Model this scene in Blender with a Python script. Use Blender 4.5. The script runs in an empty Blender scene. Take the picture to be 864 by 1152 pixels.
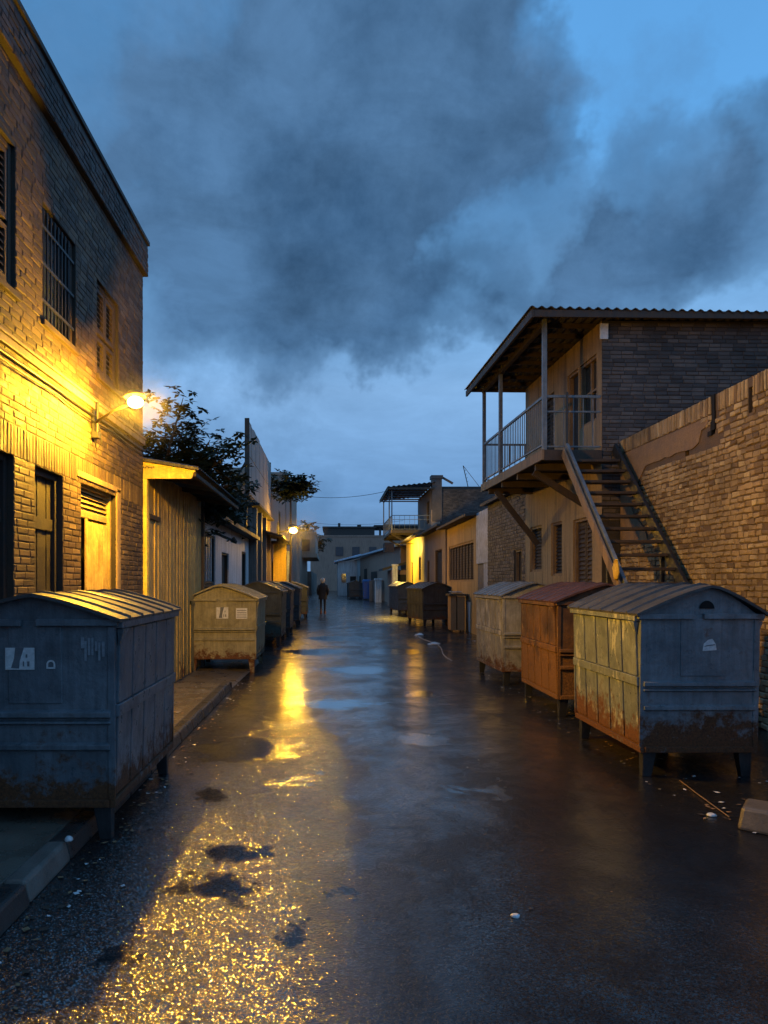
import bpy, bmesh, math, random
from mathutils import Vector, Matrix
R = math.radians
rnd = random.Random(7)
S = bpy.context.scene
COL = S.collection
PI = math.pi

# ------------------------------------------------------------------ mesh helpers
ROOTS = []
class MB:
    def __init__(s): s.v = []; s.f = []; s.m = []
    def add(s, pts): 
        i = len(s.v); s.v.extend([tuple(p) for p in pts]); return i
    def face(s, idx, m=0): s.f.append(tuple(idx)); s.m.append(m)
    def quad(s, a, b, c, d, m=0):
        i = s.add((a, b, c, d)); s.face((i, i+1, i+2, i+3), m)
    def poly(s, pts, m=0):
        i = s.add(pts); s.face(range(i, i+len(pts)), m)
    def hexa(s, p, m=0):     # p: 8 points, bottom 0-3 ccw, top 4-7
        i = s.add(p)
        for q in ((3,2,1,0),(4,5,6,7),(0,1,5,4),(1,2,6,5),(2,3,7,6),(3,0,4,7)):
            s.face([i+k for k in q], m)
    def box(s, x0, y0, z0, x1, y1, z1, m=0):
        x0, x1 = min(x0,x1), max(x0,x1); y0, y1 = min(y0,y1), max(y0,y1); z0, z1 = min(z0,z1), max(z0,z1)
        s.hexa([(x0,y0,z0),(x1,y0,z0),(x1,y1,z0),(x0,y1,z0),(x0,y0,z1),(x1,y0,z1),(x1,y1,z1),(x0,y1,z1)], m)
    def beam(s, p, q, w, h, m=0, up=(0,0,1)):
        p, q = Vector(p), Vector(q); d = (q-p).normalized(); up = Vector(up)
        if abs(d.dot(up)) > .98: up = Vector((0,1,0))
        a = d.cross(up).normalized(); b = a.cross(d).normalized()
        a *= w/2; b *= h/2
        s.hexa([p-a-b, p+a-b, q+a-b, q-a-b, p-a+b, p+a+b, q+a+b, q-a+b], m)
    def tube(s, pts, r, n=8, m=0, caps=True):
        pts = [Vector(p) for p in pts]; rs = r if isinstance(r, (list, tuple)) else [r]*len(pts)
        rings = []
        for i, p in enumerate(pts):
            d = (pts[min(i+1, len(pts)-1)] - pts[max(i-1, 0)]).normalized()
            up = Vector((0,0,1)) if abs(d.z) < .9 else Vector((0,1,0))
            a = d.cross(up).normalized(); b = a.cross(d).normalized()
            rings.append(s.add([p + (a*math.cos(2*PI*k/n) + b*math.sin(2*PI*k/n))*rs[i] for k in range(n)]))
        for i in range(len(rings)-1):
            for k in range(n):
                k2 = (k+1) % n
                s.face((rings[i]+k, rings[i+1]+k, rings[i+1]+k2, rings[i]+k2), m)
        if caps:
            s.face([rings[0]+k for k in range(n)], m); s.face([rings[-1]+k for k in reversed(range(n))], m)
    def build(s, name, mats, parent=None, smooth=False, bevel=0, world=True):
        me = bpy.data.meshes.new(name)
        V = s.v
        if parent is not None and world:
            M = Matrix.Translation(parent['_l']) @ Matrix.Rotation(parent['_r'], 4, 'Z') if '_l' in parent else Matrix()
            Mi = M.inverted(); V = [tuple(Mi @ Vector(p)) for p in s.v]
        me.from_pydata(V, [], s.f)
        if not isinstance(mats, (list, tuple)): mats = [mats]
        for m in mats: me.materials.append(m)
        me.polygons.foreach_set('material_index', s.m)
        if smooth: me.polygons.foreach_set('use_smooth', [True]*len(me.polygons))
        me.update()
        o = bpy.data.objects.new(name, me); COL.objects.link(o)
        if parent is not None:
            o.parent = parent
            if world and '_l' in parent: o['_l'] = parent['_l']; o['_r'] = parent['_r']; ROOTS.append(o)
        if bevel:
            b = o.modifiers.new('bevel', 'BEVEL'); b.width = bevel; b.segments = 2; b.limit_method = 'ANGLE'; b.angle_limit = R(40)
        return o

def thing(name, label, cat, loc=(0,0,0), rz=0, group=None):
    o = bpy.data.objects.new(name, None); COL.objects.link(o)
    o.location = loc; o.rotation_euler = (0,0,rz); o.empty_display_size = .2
    o['label'] = label; o['category'] = cat
    if group: o['group'] = group
    o['_l'] = loc; o['_r'] = rz; ROOTS.append(o)
    return o
def tag(o, label, cat, group=None):
    o['label'] = label; o['category'] = cat
    if group: o['group'] = group
    return o
def struct(o): o['kind'] = 'structure'; return o
def recenter(o, c):    # move a one-mesh thing's origin to its base
    o.data.transform(Matrix.Translation(-Vector(c))); o.location = c
    return o

# ------------------------------------------------------------------ materials
def newmat(name):
    m = bpy.data.materials.new(name); m.use_nodes = True
    nt = m.node_tree; b = nt.nodes['Principled BSDF']
    return m, nt, b
def N(nt, t, **kw):
    n = nt.nodes.new(t)
    for k, v in kw.items():
        if k in n.inputs.keys() and not hasattr(type(n), k): n.inputs[k].default_value = v
        else:
            try: setattr(n, k, v)
            except Exception: n.inputs[k].default_value = v
    return n
def noise(nt, co, scale, detail=4, rough=.6, dist=0):
    n = nt.nodes.new('ShaderNodeTexNoise'); n.inputs['Scale'].default_value = scale
    n.inputs['Detail'].default_value = detail; n.inputs['Roughness'].default_value = rough
    n.inputs['Distortion'].default_value = dist
    nt.links.new(co, n.inputs['Vector']); return n.outputs['Fac']
def ramp(nt, fac, stops):
    r = nt.nodes.new('ShaderNodeValToRGB'); e = r.color_ramp.elements
    while len(e) < len(stops): e.new(.5)
    for el, (p, c) in zip(e, stops):
        el.position = p; el.color = (c, c, c, 1) if isinstance(c, (int, float)) else (*c, 1)
    nt.links.new(fac, r.inputs['Fac']); return r.outputs['Color']
def mix(nt, fac, a, b, mode='MIX'):
    n = nt.nodes.new('ShaderNodeMix'); n.data_type = 'RGBA'; n.blend_type = mode
    for i, v in ((0, fac), (6, a), (7, b)):
        sock = n.inputs[i]
        if isinstance(v, (int, float)): sock.default_value = v if i == 0 else (v, v, v, 1)
        elif isinstance(v, tuple): sock.default_value = (*v, 1)
        else: nt.links.new(v, sock)
    return n.outputs[2]
def math_(nt, op, a, b=0., c=0., clamp=False):
    n = nt.nodes.new('ShaderNodeMath'); n.operation = op; n.use_clamp = clamp
    for i, v in enumerate((a, b, c)):
        if isinstance(v, (int, float)): n.inputs[i].default_value = v
        else: nt.links.new(v, n.inputs[i])
    return n.outputs[0]
def mapping(nt, co, scale=(1,1,1), loc=(0,0,0)):
    n = nt.nodes.new('ShaderNodeMapping'); n.inputs['Scale'].default_value = scale; n.inputs['Location'].default_value = loc
    nt.links.new(co, n.inputs['Vector']); return n.outputs['Vector']
def bump(nt, h, strength, dist, b):
    n = nt.nodes.new('ShaderNodeBump'); n.inputs['Strength'].default_value = strength; n.inputs['Distance'].default_value = dist
    nt.links.new(h, n.inputs['Height']); nt.links.new(n.outputs['Normal'], b.inputs['Normal']); return n
def objco(nt): return nt.nodes.new('ShaderNodeTexCoord').outputs['Object']

def surf(name, c1, c2, scale=3, rough=(.55,.85), bs=40, bd=.004, island=0., streak=.0, metallic=0, dark=(.02,.018,.016)):
    """blotchy surface: two colours, optional dark vertical streaks, optional per-piece variation"""
    m, nt, b = newmat(name); co = objco(nt)
    n1 = noise(nt, co, scale, 6, .65)
    col = mix(nt, ramp(nt, n1, [(.32, 0.), (.68, 1.)]), c1, c2)
    fine = noise(nt, co, bs, 5, .7)
    col = mix(nt, .35, col, ramp(nt, fine, [(.3, .25), (.75, 1.2)]), 'MULTIPLY')
    if streak:
        st = noise(nt, mapping(nt, co, (6,6,.45)), 1.6, 5, .65)
        col = mix(nt, math_(nt, 'MULTIPLY', ramp(nt, st, [(.46, 0.), (.68, 1.)]), streak), col, dark)
    if island:
        g = nt.nodes.new('ShaderNodeNewGeometry').outputs['Random Per Island']
        col = mix(nt, island, col, ramp(nt, g, [(0, .25), (.5, .85), (1, 1.7)]), 'MULTIPLY')
    nt.links.new(col, b.inputs['Base Color'])
    r = ramp(nt, n1, [(.3, rough[0]), (.7, rough[1])]); nt.links.new(r, b.inputs['Roughness'])
    b.inputs['Metallic'].default_value = metallic
    if bd: bump(nt, fine, .6, bd, b)
    return m

def brick_mat(name, cols, bd=.006, wet=.5):
    m, nt, b = newmat(name); co = objco(nt)
    g = nt.nodes.new('ShaderNodeNewGeometry').outputs['Random Per Island']
    stops = [(i/(len(cols)-1), c) for i, c in enumerate(cols)]
    col = ramp(nt, g, stops)
    fine = noise(nt, co, 45, 6, .7); mid = noise(nt, co, 9, 5, .65); big = noise(nt, co, .9, 5, .6)
    col = mix(nt, .5, col, ramp(nt, mid, [(.3, .35), (.7, 1.25)]), 'MULTIPLY')
    col = mix(nt, .75, col, ramp(nt, big, [(.35, .35), (.65, 1.15)]), 'MULTIPLY')
    nt.links.new(col, b.inputs['Base Color'])
    nt.links.new(ramp(nt, mid, [(.3, wet), (.7, .9)]), b.inputs['Roughness'])
    h = math_(nt, 'ADD', fine, math_(nt, 'MULTIPLY', mid, 2.))
    bump(nt, h, .7, bd, b)
    return m

def paint(name, c1, c2, rust=.5, rough=.38, zr=(.25,.75), scrape=None, seed=0, rcol=((.045,.018,.008),(.16,.06,.02))):
    """old sheet-metal paint: grime, vertical streaks, rust rising from the bottom and in spots"""
    m, nt, b = newmat(name)
    co = mapping(nt, objco(nt), (1,1,1), (seed*3.1, seed*1.7, 0))
    z = nt.nodes.new('ShaderNodeSeparateXYZ'); nt.links.new(objco(nt), z.inputs[0]); z = z.outputs['Z']
    n1 = noise(nt, co, 2.2, 6, .65); n2 = noise(nt, co, 11, 6, .72); n3 = noise(nt, co, 60, 4, .7)
    st = noise(nt, mapping(nt, co, (9,9,.6)), 2, 5, .7)
    col = mix(nt, ramp(nt, n1, [(.3, 0.), (.7, 1.)]), c1, c2)
    col = mix(nt, .40, col, ramp(nt, st, [(.3, .45), (.7, 1.2)]), 'MULTIPLY')
    col = mix(nt, .6, col, ramp(nt, noise(nt, co, 5, 7, .7, .6), [(.35, .45), (.65, 1.3)]), 'MULTIPLY')
    col = mix(nt, .28, col, ramp(nt, noise(nt, mapping(nt, co, (14,14,.9), (2,2,2)), 2.4, 6, .7), [(.35, .4), (.65, 1.35)]), 'MULTIPLY')
    if scrape:
        sc = noise(nt, mapping(nt, co, (3,3,1.1)), 2.3, 7, .75, 1.2)
        nx = nt.nodes.new('ShaderNodeSeparateXYZ'); nt.links.new(nt.nodes.new('ShaderNodeTexCoord').outputs['Normal'], nx.inputs[0])
        side = ramp(nt, math_(nt, 'ABSOLUTE', nx.outputs['X']), [(.6, .06), (.8, 1.)])
        sc2 = noise(nt, mapping(nt, co, (1.2,1.2,.8), (4,4,4)), 2.0, 4, .6)
        col = mix(nt, math_(nt, 'MULTIPLY', ramp(nt, math_(nt, 'ADD', math_(nt, 'MULTIPLY', sc, .6), math_(nt, 'MULTIPLY', sc2, .4)), [(.545, 0.), (.565, .9)]), side), col, scrape)
    low = nt.nodes.new('ShaderNodeMapRange'); low.inputs['From Min'].default_value = zr[0]; low.inputs['From Max'].default_value = zr[1]
    low.inputs['To Min'].default_value = .24; low.inputs['To Max'].default_value = 0.; nt.links.new(z, low.inputs['Value'])
    f = math_(nt, 'ADD', math_(nt, 'ADD', math_(nt, 'MULTIPLY', n2, .5), math_(nt, 'MULTIPLY', n1, .5)), low.outputs[0])
    rf = ramp(nt, f, [(.80-.32*rust, 0.), (.88-.30*rust, 1.)])
    rc = mix(nt, ramp(nt, n3, [(.3, 0.), (.7, 1.)]), rcol[0], rcol[1])
    col = mix(nt, rf, col, rc)
    nt.links.new(col, b.inputs['Base Color'])
    ro = mix(nt, rf, ramp(nt, n2, [(.3, rough*.75), (.7, rough*1.5)]), .85)
    nt.links.new(ro, b.inputs['Roughness'])
    h = math_(nt, 'ADD', math_(nt, 'MULTIPLY', n1, 6.), math_(nt, 'ADD', n2, math_(nt, 'MULTIPLY', n3, .25)))
    bump(nt, h, .5, .006, b)
    return m

def plain(name, c, rough=.6, metallic=0, emit=0, ecol=None):
    m, nt, b = newmat(name)
    co = objco(nt); n = noise(nt, co, 14, 5, .65)
    nt.links.new(mix(nt, .5, (*c,), ramp(nt, n, [(.3, .45), (.7, 1.3)]), 'MULTIPLY'), b.inputs['Base Color'])
    b.inputs['Roughness'].default_value = rough; b.inputs['Metallic'].default_value = metallic
    if emit:
        b.inputs['Emission Color'].default_value = (*(ecol or c), 1); b.inputs['Emission Strength'].default_value = emit
    bump(nt, n, .3, .003, b)
    return m

def leafmat(name, stops):
    m, nt, b = newmat(name)
    g = nt.nodes.new('ShaderNodeNewGeometry').outputs['Random Per Island']
    col = ramp(nt, g, stops); nt.links.new(col, b.inputs['Base Color'])
    b.inputs['Roughness'].default_value = .45
    t = nt.nodes.new('ShaderNodeBsdfTranslucent'); nt.links.new(col, t.inputs['Color'])
    mx = nt.nodes.new('ShaderNodeMixShader'); mx.inputs[0].default_value = .25
    nt.links.new(b.outputs[0], mx.inputs[1]); nt.links.new(t.outputs[0], mx.inputs[2])
    nt.links.new(mx.outputs[0], nt.nodes['Material Output'].inputs['Surface'])
    return m

def cz3(nt, f):
    n = nt.nodes.new('ShaderNodeCombineXYZ')
    for k in range(3): nt.links.new(f, n.inputs[k])
    return n.outputs[0]
def asphalt():
    m, nt, b = newmat('wet asphalt'); co = objco(nt)
    big = noise(nt, mapping(nt, co, (1,.55,1)), .55, 5, .6, .4)
    pud = noise(nt, mapping(nt, co, (1.2,.75,1), (5.7,2.3,0)), 1.0, 7, .62, .5)
    med = noise(nt, co, 5, 6, .7)
    film = noise(nt, mapping(nt, co, (1,.7,1), (1.3,7.1,0)), 1.3, 7, .66, .3)
    def vor(scale):
        v = nt.nodes.new('ShaderNodeTexVoronoi'); v.inputs['Scale'].default_value = scale; nt.links.new(co, v.inputs['Vector']); return v
    v1, v2, v3, v4 = vor(110), vor(46), vor(160), vor(290)
    grit = noise(nt, co, 150, 3, .7)
    pm = ramp(nt, math_(nt, 'ADD', pud, math_(nt, 'MULTIPLY', math_(nt, 'SUBTRACT', med, .5), .10)), [(.645, 0.), (.70, 1.)])
    wn = nt.nodes.new('ShaderNodeTexNoise'); wn.inputs['Scale'].default_value = 2.3; wn.inputs['Detail'].default_value = 9; wn.inputs['Roughness'].default_value = .65; nt.links.new(co, wn.inputs['Vector'])
    wob = mix(nt, .50, co, wn.outputs['Color'])
    for px, py, r in ((-.60,3.80,.20),(-.52,4.35,.17),(-.95,3.1,.10),(-.22,3.35,.11),(-.78,7.1,.50),(-.30,5.9,.16),(-.95,5.5,.16),(.55,13.5,.65),(.1,9.7,.40),(-.45,17,.8),(.9,7.6,.25),(1.3,10.6,.3),(.2,21,.9),(1.5,17,.7)):
        ds = nt.nodes.new('ShaderNodeVectorMath'); ds.operation = 'DISTANCE'; nt.links.new(wob, ds.inputs[0]); ds.inputs[1].default_value = (px*.5+.25, py*.5+.25, .25)
        pm = math_(nt, 'MAXIMUM', pm, ramp(nt, math_(nt, 'DIVIDE', ds.outputs['Value'], r*.5*2), [(.36, 1.), (.46, .55), (.60, 0.)]))
    crk = nt.nodes.new('ShaderNodeTexVoronoi'); crk.feature = 'DISTANCE_TO_EDGE'; crk.inputs['Scale'].default_value = .45
    nn = nt.nodes.new('ShaderNodeTexNoise'); nn.inputs['Scale'].default_value = 1.7; nn.inputs['Detail'].default_value = 6; nt.links.new(co, nn.inputs['Vector'])
    nt.links.new(mix(nt, .35, co, nn.outputs['Color']), crk.inputs['Vector'])
    cm = math_(nt, 'MULTIPLY', ramp(nt, crk.outputs['Distance'], [(.002, 1.), (.008, 0.)]), ramp(nt, big, [(.5, 0.), (.6, 1.)]))
    col = mix(nt, ramp(nt, big, [(.35, 0.), (.65, 1.)]), (.009,.009,.0102), (.019,.0185,.0195))
    col = mix(nt, .6, col, ramp(nt, v1.outputs['Color'], [(0, .15), (1, 2.2)]), 'MULTIPLY')
    col = mix(nt, ramp(nt, noise(nt, mapping(nt, co, (1,.5,1)), .5, 6, .7), [(.54, 0.), (.66, .5)]), col, (.026,.021,.018))
    col = mix(nt, pm, col, (.010,.010,.011)); col = mix(nt, cm, col, (.006,.006,.006))
    nt.links.new(col, b.inputs['Base Color'])
    nt.links.new(mix(nt, pm, ramp(nt, med, [(.3, .26), (.7, .46)]), .08), b.inputs['Roughness'])
    b.inputs['IOR'].default_value = 1.45
    inv = math_(nt, 'SUBTRACT', 1., math_(nt, 'MULTIPLY', pm, .97))
    h = math_(nt, 'ADD', math_(nt, 'MULTIPLY', v1.outputs['Distance'], -.6), math_(nt, 'MULTIPLY', v2.outputs['Distance'], -.6))
    h = math_(nt, 'ADD', h, math_(nt, 'MULTIPLY', grit, .45))
    h = math_(nt, 'MULTIPLY', math_(nt, 'ADD', h, math_(nt, 'MULTIPLY', med, 1.2)), inv)
    h = math_(nt, 'SUBTRACT', h, math_(nt, 'MULTIPLY', cm, 1.5))
    bump(nt, h, .45, .010, b)
    # water film: a smoother coat, patchy, gently uneven
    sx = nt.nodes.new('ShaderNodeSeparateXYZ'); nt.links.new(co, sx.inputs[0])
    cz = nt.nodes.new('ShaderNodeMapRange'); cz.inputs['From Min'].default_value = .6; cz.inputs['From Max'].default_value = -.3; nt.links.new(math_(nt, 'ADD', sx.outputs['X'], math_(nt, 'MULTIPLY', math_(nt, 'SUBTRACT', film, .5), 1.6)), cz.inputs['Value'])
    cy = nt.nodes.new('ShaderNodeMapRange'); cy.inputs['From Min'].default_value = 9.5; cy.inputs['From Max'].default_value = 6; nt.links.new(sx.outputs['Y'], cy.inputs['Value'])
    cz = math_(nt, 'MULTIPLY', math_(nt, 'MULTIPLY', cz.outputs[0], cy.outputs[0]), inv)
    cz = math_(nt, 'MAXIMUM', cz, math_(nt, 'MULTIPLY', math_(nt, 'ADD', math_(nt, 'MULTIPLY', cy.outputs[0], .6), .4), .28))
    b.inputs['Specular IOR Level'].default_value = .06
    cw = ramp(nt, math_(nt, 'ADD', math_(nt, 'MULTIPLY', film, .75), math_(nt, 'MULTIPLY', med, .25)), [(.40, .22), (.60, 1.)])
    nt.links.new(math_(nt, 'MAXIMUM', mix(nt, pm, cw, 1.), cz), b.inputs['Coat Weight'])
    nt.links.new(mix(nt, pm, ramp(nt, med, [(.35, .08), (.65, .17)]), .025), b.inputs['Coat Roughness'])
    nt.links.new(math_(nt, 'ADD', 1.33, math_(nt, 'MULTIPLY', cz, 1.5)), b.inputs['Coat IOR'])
    bn = nt.nodes.new('ShaderNodeBump'); bn.inputs['Strength'].default_value = .28; bn.inputs['Distance'].default_value = .006
    nt.links.new(math_(nt, 'MULTIPLY', math_(nt, 'ADD', noise(nt, co, 7, 7, .68), math_(nt, 'MULTIPLY', v2.outputs['Distance'], -.35)), inv), bn.inputs['Height'])
    # wet stone facets in the coarse strip: every grain leans its own way
    def vmath(op, a, b):
        n = nt.nodes.new('ShaderNodeVectorMath'); n.operation = op
        for i, v in enumerate((a, b)):
            if isinstance(v, tuple): n.inputs[i].default_value = v
            elif v is not None: nt.links.new(v, n.inputs[i])
        return n.outputs[0]
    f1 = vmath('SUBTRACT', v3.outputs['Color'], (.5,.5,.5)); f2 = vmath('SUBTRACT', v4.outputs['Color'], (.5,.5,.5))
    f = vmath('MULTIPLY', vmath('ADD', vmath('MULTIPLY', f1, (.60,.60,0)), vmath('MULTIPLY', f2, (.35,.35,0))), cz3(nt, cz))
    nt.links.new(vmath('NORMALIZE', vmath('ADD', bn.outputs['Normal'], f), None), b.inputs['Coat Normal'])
    return m

M = {}
M['asphalt'] = asphalt()
M['brickL'] = brick_mat('weathered brown brick', [(.048,.030,.018),(.088,.056,.032),(.115,.074,.042),(.155,.106,.062)], .0028)
M['brickP'] = brick_mat('dark parapet brick', [(.045,.032,.028),(.08,.054,.044),(.105,.072,.055)])
M['mortarL'] = surf('sooty mortar', (.022,.017,.012), (.045,.035,.024), 4, bs=60, bd=.006)
M['brickR'] = brick_mat('old buff brick', [(.17,.11,.055),(.32,.23,.12),(.42,.31,.17),(.36,.26,.14),(.54,.43,.26)], .009)
M['mortarR'] = surf('crumbling mortar', (.085,.058,.035), (.15,.10,.06), 5, bs=45, bd=.012)
M['brickD'] = brick_mat('dark slate brown brick', [(.05,.043,.042),(.085,.07,.066),(.12,.10,.092),(.15,.125,.11)], .005)
M['mortarD'] = surf('dark mortar', (.03,.027,.026), (.055,.048,.044), 5)
M['render'] = surf('stained ochre render', (.30,.20,.10), (.44,.31,.16), 1.6, streak=.55, bs=25, bd=.004)
M['renderpatch'] = surf('rough cement patch', (.20,.13,.075), (.30,.20,.115), 5, bs=35, bd=.010)
M['greyrender'] = surf('grey brown render', (.17,.13,.11), (.27,.215,.18), 1.4, streak=.5, bs=25)
M['tan'] = surf('tan render', (.30,.22,.17), (.40,.30,.225), .6, streak=.45, bs=18)
M['brownwall'] = surf('brown render', (.36,.215,.15), (.46,.29,.21), .5, streak=.45, bs=14)
M['white'] = surf('flaking whitewash', (.70,.71,.72), (.84,.85,.86), 1.2, streak=.55, bs=22, dark=(.12,.12,.12))
M['yellow'] = surf('bright yellow wall paint', (.72,.46,.06), (.80,.55,.09), 1.2, streak=.35, bs=22, dark=(.25,.15,.03))
M['wood'] = surf('dark weathered timber', (.045,.030,.020), (.085,.056,.036), 7, streak=.5, bs=50)
M['woodlight'] = surf('worn timber board', (.22,.14,.075), (.34,.23,.13), 6, streak=.5, bs=50)
M['woodblack'] = surf('near black timber', (.012,.010,.009), (.028,.022,.018), 6, streak=.4, bs=50)
M['steel'] = paint('grey painted steel', (.13,.15,.17), (.19,.21,.23), .18, .4, (-5,-4))
M['steeldark'] = paint('dark steel', (.014,.015,.017), (.028,.029,.031), .2, .42, (-5,-4))
M['iron'] = plain('black iron', (.02,.02,.022), .5)
M['roofsheet'] = paint('grey corrugated roof sheet', (.05,.045,.042), (.09,.08,.075), .35, .5, (-5,-4))
M['roofdark'] = surf('dark roofing felt', (.03,.026,.024), (.06,.052,.046), 2, streak=.3)
M['roofblue'] = paint('blue grey roof sheet', (.50,.62,.78), (.60,.72,.86), .12, .35, (-9,-8))
M['gatemetal'] = paint('ochre corrugated sheet', (.46,.32,.10), (.56,.40,.14), .35, .5, (0,.9))
M['yelmetal'] = paint('yellow painted sheet', (.90,.64,.10), (.97,.72,.14), .1, .45, (-5,-4))
M['bluesheet'] = paint('pale blue sheet', (.30,.37,.46), (.42,.49,.57), .12, .4, (-5,-4))
M['concrete'] = surf('wet concrete', (.10,.085,.068), (.18,.15,.115), 4, (.2,.5), 60, .006)
M['concretelight'] = surf('pale worn concrete', (.12,.105,.09), (.21,.185,.16), 6, (.35,.7), 60, .005)
M['kerbdark'] = surf('dark wet kerbstone', (.028,.027,.027), (.06,.056,.052), 6, (.2,.5), 60, .006)
M['pave'] = surf('wet paving', (.11,.095,.078), (.20,.175,.14), 3, (.12,.45), 50, .008)
M['glass'] = plain('window glass', (.03,.04,.05), .08)
M['black'] = plain('dark interior', (.006,.006,.007), .9)
M['paper'] = surf('weathered white paper', (.55,.57,.58), (.78,.79,.80), 18, (.5,.8), 80, 0)
M['ink'] = plain('faded grey ink', (.14,.15,.17), .7)
M['redink'] = plain('dark print', (.06,.05,.05), .7)
M['bark'] = surf('bark', (.04,.028,.02), (.075,.055,.04), 9, streak=.4, bs=30, bd=.02)
M['leaf'] = leafmat('dark green leaves', [(0,(.010,.016,.007)),(.6,(.020,.030,.011)),(1,(.042,.047,.018))])
M['leaf2'] = leafmat('dull green leaves', [(0,(.010,.016,.008)),(.6,(.020,.031,.014)),(1,(.040,.050,.022))])
M['sign'] = surf('faded sign sheet', (.34,.28,.25), (.48,.41,.37), 1.2, streak=.7, bs=20, dark=(.10,.07,.06))
M['rubber'] = plain('black cable sheath', (.012,.012,.012), .45)
M['bulb'] = plain('lit sodium bulb', (1,.75,.3), .4, 0, 14, (1.0,.62,.16))
M['lampmetal'] = plain('lamp metal', (.10,.085,.06), .45, .4)
M['skin'] = plain('skin', (.35,.2,.14), .5)
M['coat'] = plain('black coat cloth', (.010,.010,.012), .8)
M['trouser'] = plain('dark trousers', (.014,.014,.018), .8)
M['shoe'] = plain('brown boot leather', (.12,.045,.025), .5)
M['cap'] = plain('pale cap', (.45,.42,.36), .8)
M['bluebin'] = plain('blue plastic', (.02,.10,.30), .4)
M['whiteplastic'] = plain('white plastic', (.62,.63,.64), .4)
M['oldplastic'] = plain('dirty pale plastic', (.26,.26,.27), .5)
M['cloth'] = plain('yellow cloth', (.70,.45,.06), .8)
M['cardboard'] = surf('brown cardboard', (.24,.14,.07), (.32,.19,.09), 5, bs=40)

# ------------------------------------------------------------------ wall helpers
def holed_wall(mb, u0, u1, v0, v1, P, holes=(), reveal=.15, m=0, mr=None):
    us = sorted(set([u0, u1] + [min(max(h[k], u0), u1) for h in holes for k in (0, 2)]))
    vs = sorted(set([v0, v1] + [min(max(h[k], v0), v1) for h in holes for k in (1, 3)]))
    for a, b in zip(us, us[1:]):
        for c, d in zip(vs, vs[1:]):
            cu, cv = (a+b)/2, (c+d)/2
            if any(h[0] < cu < h[2] and h[1] < cv < h[3] for h in holes): continue
            mb.quad(P(a,c,0), P(b,c,0), P(b,d,0), P(a,d,0), m)
    mr = m if mr is None else mr
    for h in holes:
        a, c, b, d = h; r = -reveal
        mb.quad(P(a,c,0), P(a,d,0), P(a,d,r), P(a,c,r), mr); mb.quad(P(b,c,0), P(b,c,r), P(b,d,r), P(b,d,0), mr)
        mb.quad(P(a,d,0), P(b,d,0), P(b,d,r), P(a,d,r), mr); mb.quad(P(a,c,0), P(a,c,r), P(b,c,r), P(b,c,0), mr)

def one_brick(mb, a, b, c, d, P, dep, flip, m, jit=.004):
    j = lambda s=jit: rnd.uniform(-s, s)
    e = .006 + rnd.random()*.005
    if b-a < 3*e or d-c < 3*e: return
    co = [(a+j(), c+j()), (b+j(), c+j()), (b+j(), d+j()), (a+j(), d+j())]
    ins = [(1,1), (-1,1), (-1,-1), (1,-1)]
    dd = dep*(1+rnd.uniform(-.45,.45)); t = [dd+j(.002) for _ in range(4)]
    p = [P(u, v, -.004) for u, v in co] + [P(u+.15*e*i[0], v+.15*e*i[1], tt*.6) for (u, v), i, tt in zip(co, ins, t)] \
        + [P(u+e*i[0], v+e*i[1], tt) for (u, v), i, tt in zip(co, ins, t)]
    i = mb.add(p)
    for r in (0, 4):
        for k in range(4):
            k2 = (k+1) % 4; q = (i+r+k, i+r+k2, i+r+4+k2, i+r+4+k)
            mb.face(q[::-1] if flip else q, m)
    q = (i+8, i+9, i+10, i+11); mb.face(q[::-1] if flip else q, m)

def bricks(mb, u0, u1, v0, v1, P, L=.225, H=.068, gap=.010, dep=.011, holes=(), soldier=(), m=1, skip=None, jit=.004, vary=.0):
    o = Vector(P(0,0,0)); flip = (Vector(P(1,0,0))-o).cross(Vector(P(0,1,0))-o).dot(Vector(P(0,0,1))-o) < 0
    rows = []; v = v0
    sol = sorted(soldier)
    while v < v1 - .02:
        s = next((s for s in sol if v >= s[0]-H*.5 and v < s[1]-H*.5), None)
        if s: rows.append((v, min(s[1], v1), True)); v = s[1]
        else: rows.append((v, min(v+H, v1), False)); v += H
    for r, (c, d, so) in enumerate(rows):
        iv = [(u0, u1)]
        for h in holes:
            ov = min(d, h[3]) - max(c, h[1])
            if ov > .35*(d-c):
                nv = []
                for a, b in iv:
                    if h[2] <= a or h[0] >= b: nv.append((a, b)); continue
                    if h[0] > a: nv.append((a, h[0]))
                    if h[2] < b: nv.append((h[2], b))
                iv = nv
        for a0, b0 in iv:
            l = H*1.02 if so else L
            x = a0 - (0 if so else (rnd.uniform(0, .9) if vary else (r % 2)*.5)*l)
            while x < b0:
                ll = l*(1+rnd.uniform(-vary, vary))
                a, b = max(x, a0), min(x+ll, b0); x += ll
                if b-a < .035: continue
                if skip and skip((a+b)/2, (c+d)/2): continue
                one_brick(mb, a+gap/2, b-gap/2, c+gap/2, d-gap/2, P, dep, flip, m, jit)

def corrugated(mb, u0, u1, v0, v1, P, pitch=.1, amp=.018, m=0, seg=6):
    n = max(2, int((u1-u0)/pitch*seg)); pts = []
    for k in range(n+1):
        u = u0+(u1-u0)*k/n; d = amp*math.sin(2*PI*(u-u0)/pitch)
        pts += [P(u,v0,d), P(u,v1,d)]
    i = mb.add(pts)
    for k in range(n): mb.face((i+2*k, i+2*k+2, i+2*k+3, i+2*k+1), m)

def pbox(mb, P, u0, v0, d0, u1, v1, d1, m=0):
    mb.hexa([P(u0,v0,d0),P(u1,v0,d0),P(u1,v0,d1),P(u0,v0,d1),P(u0,v1,d0),P(u1,v1,d0),P(u1,v1,d1),P(u0,v1,d1)], m)

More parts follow.
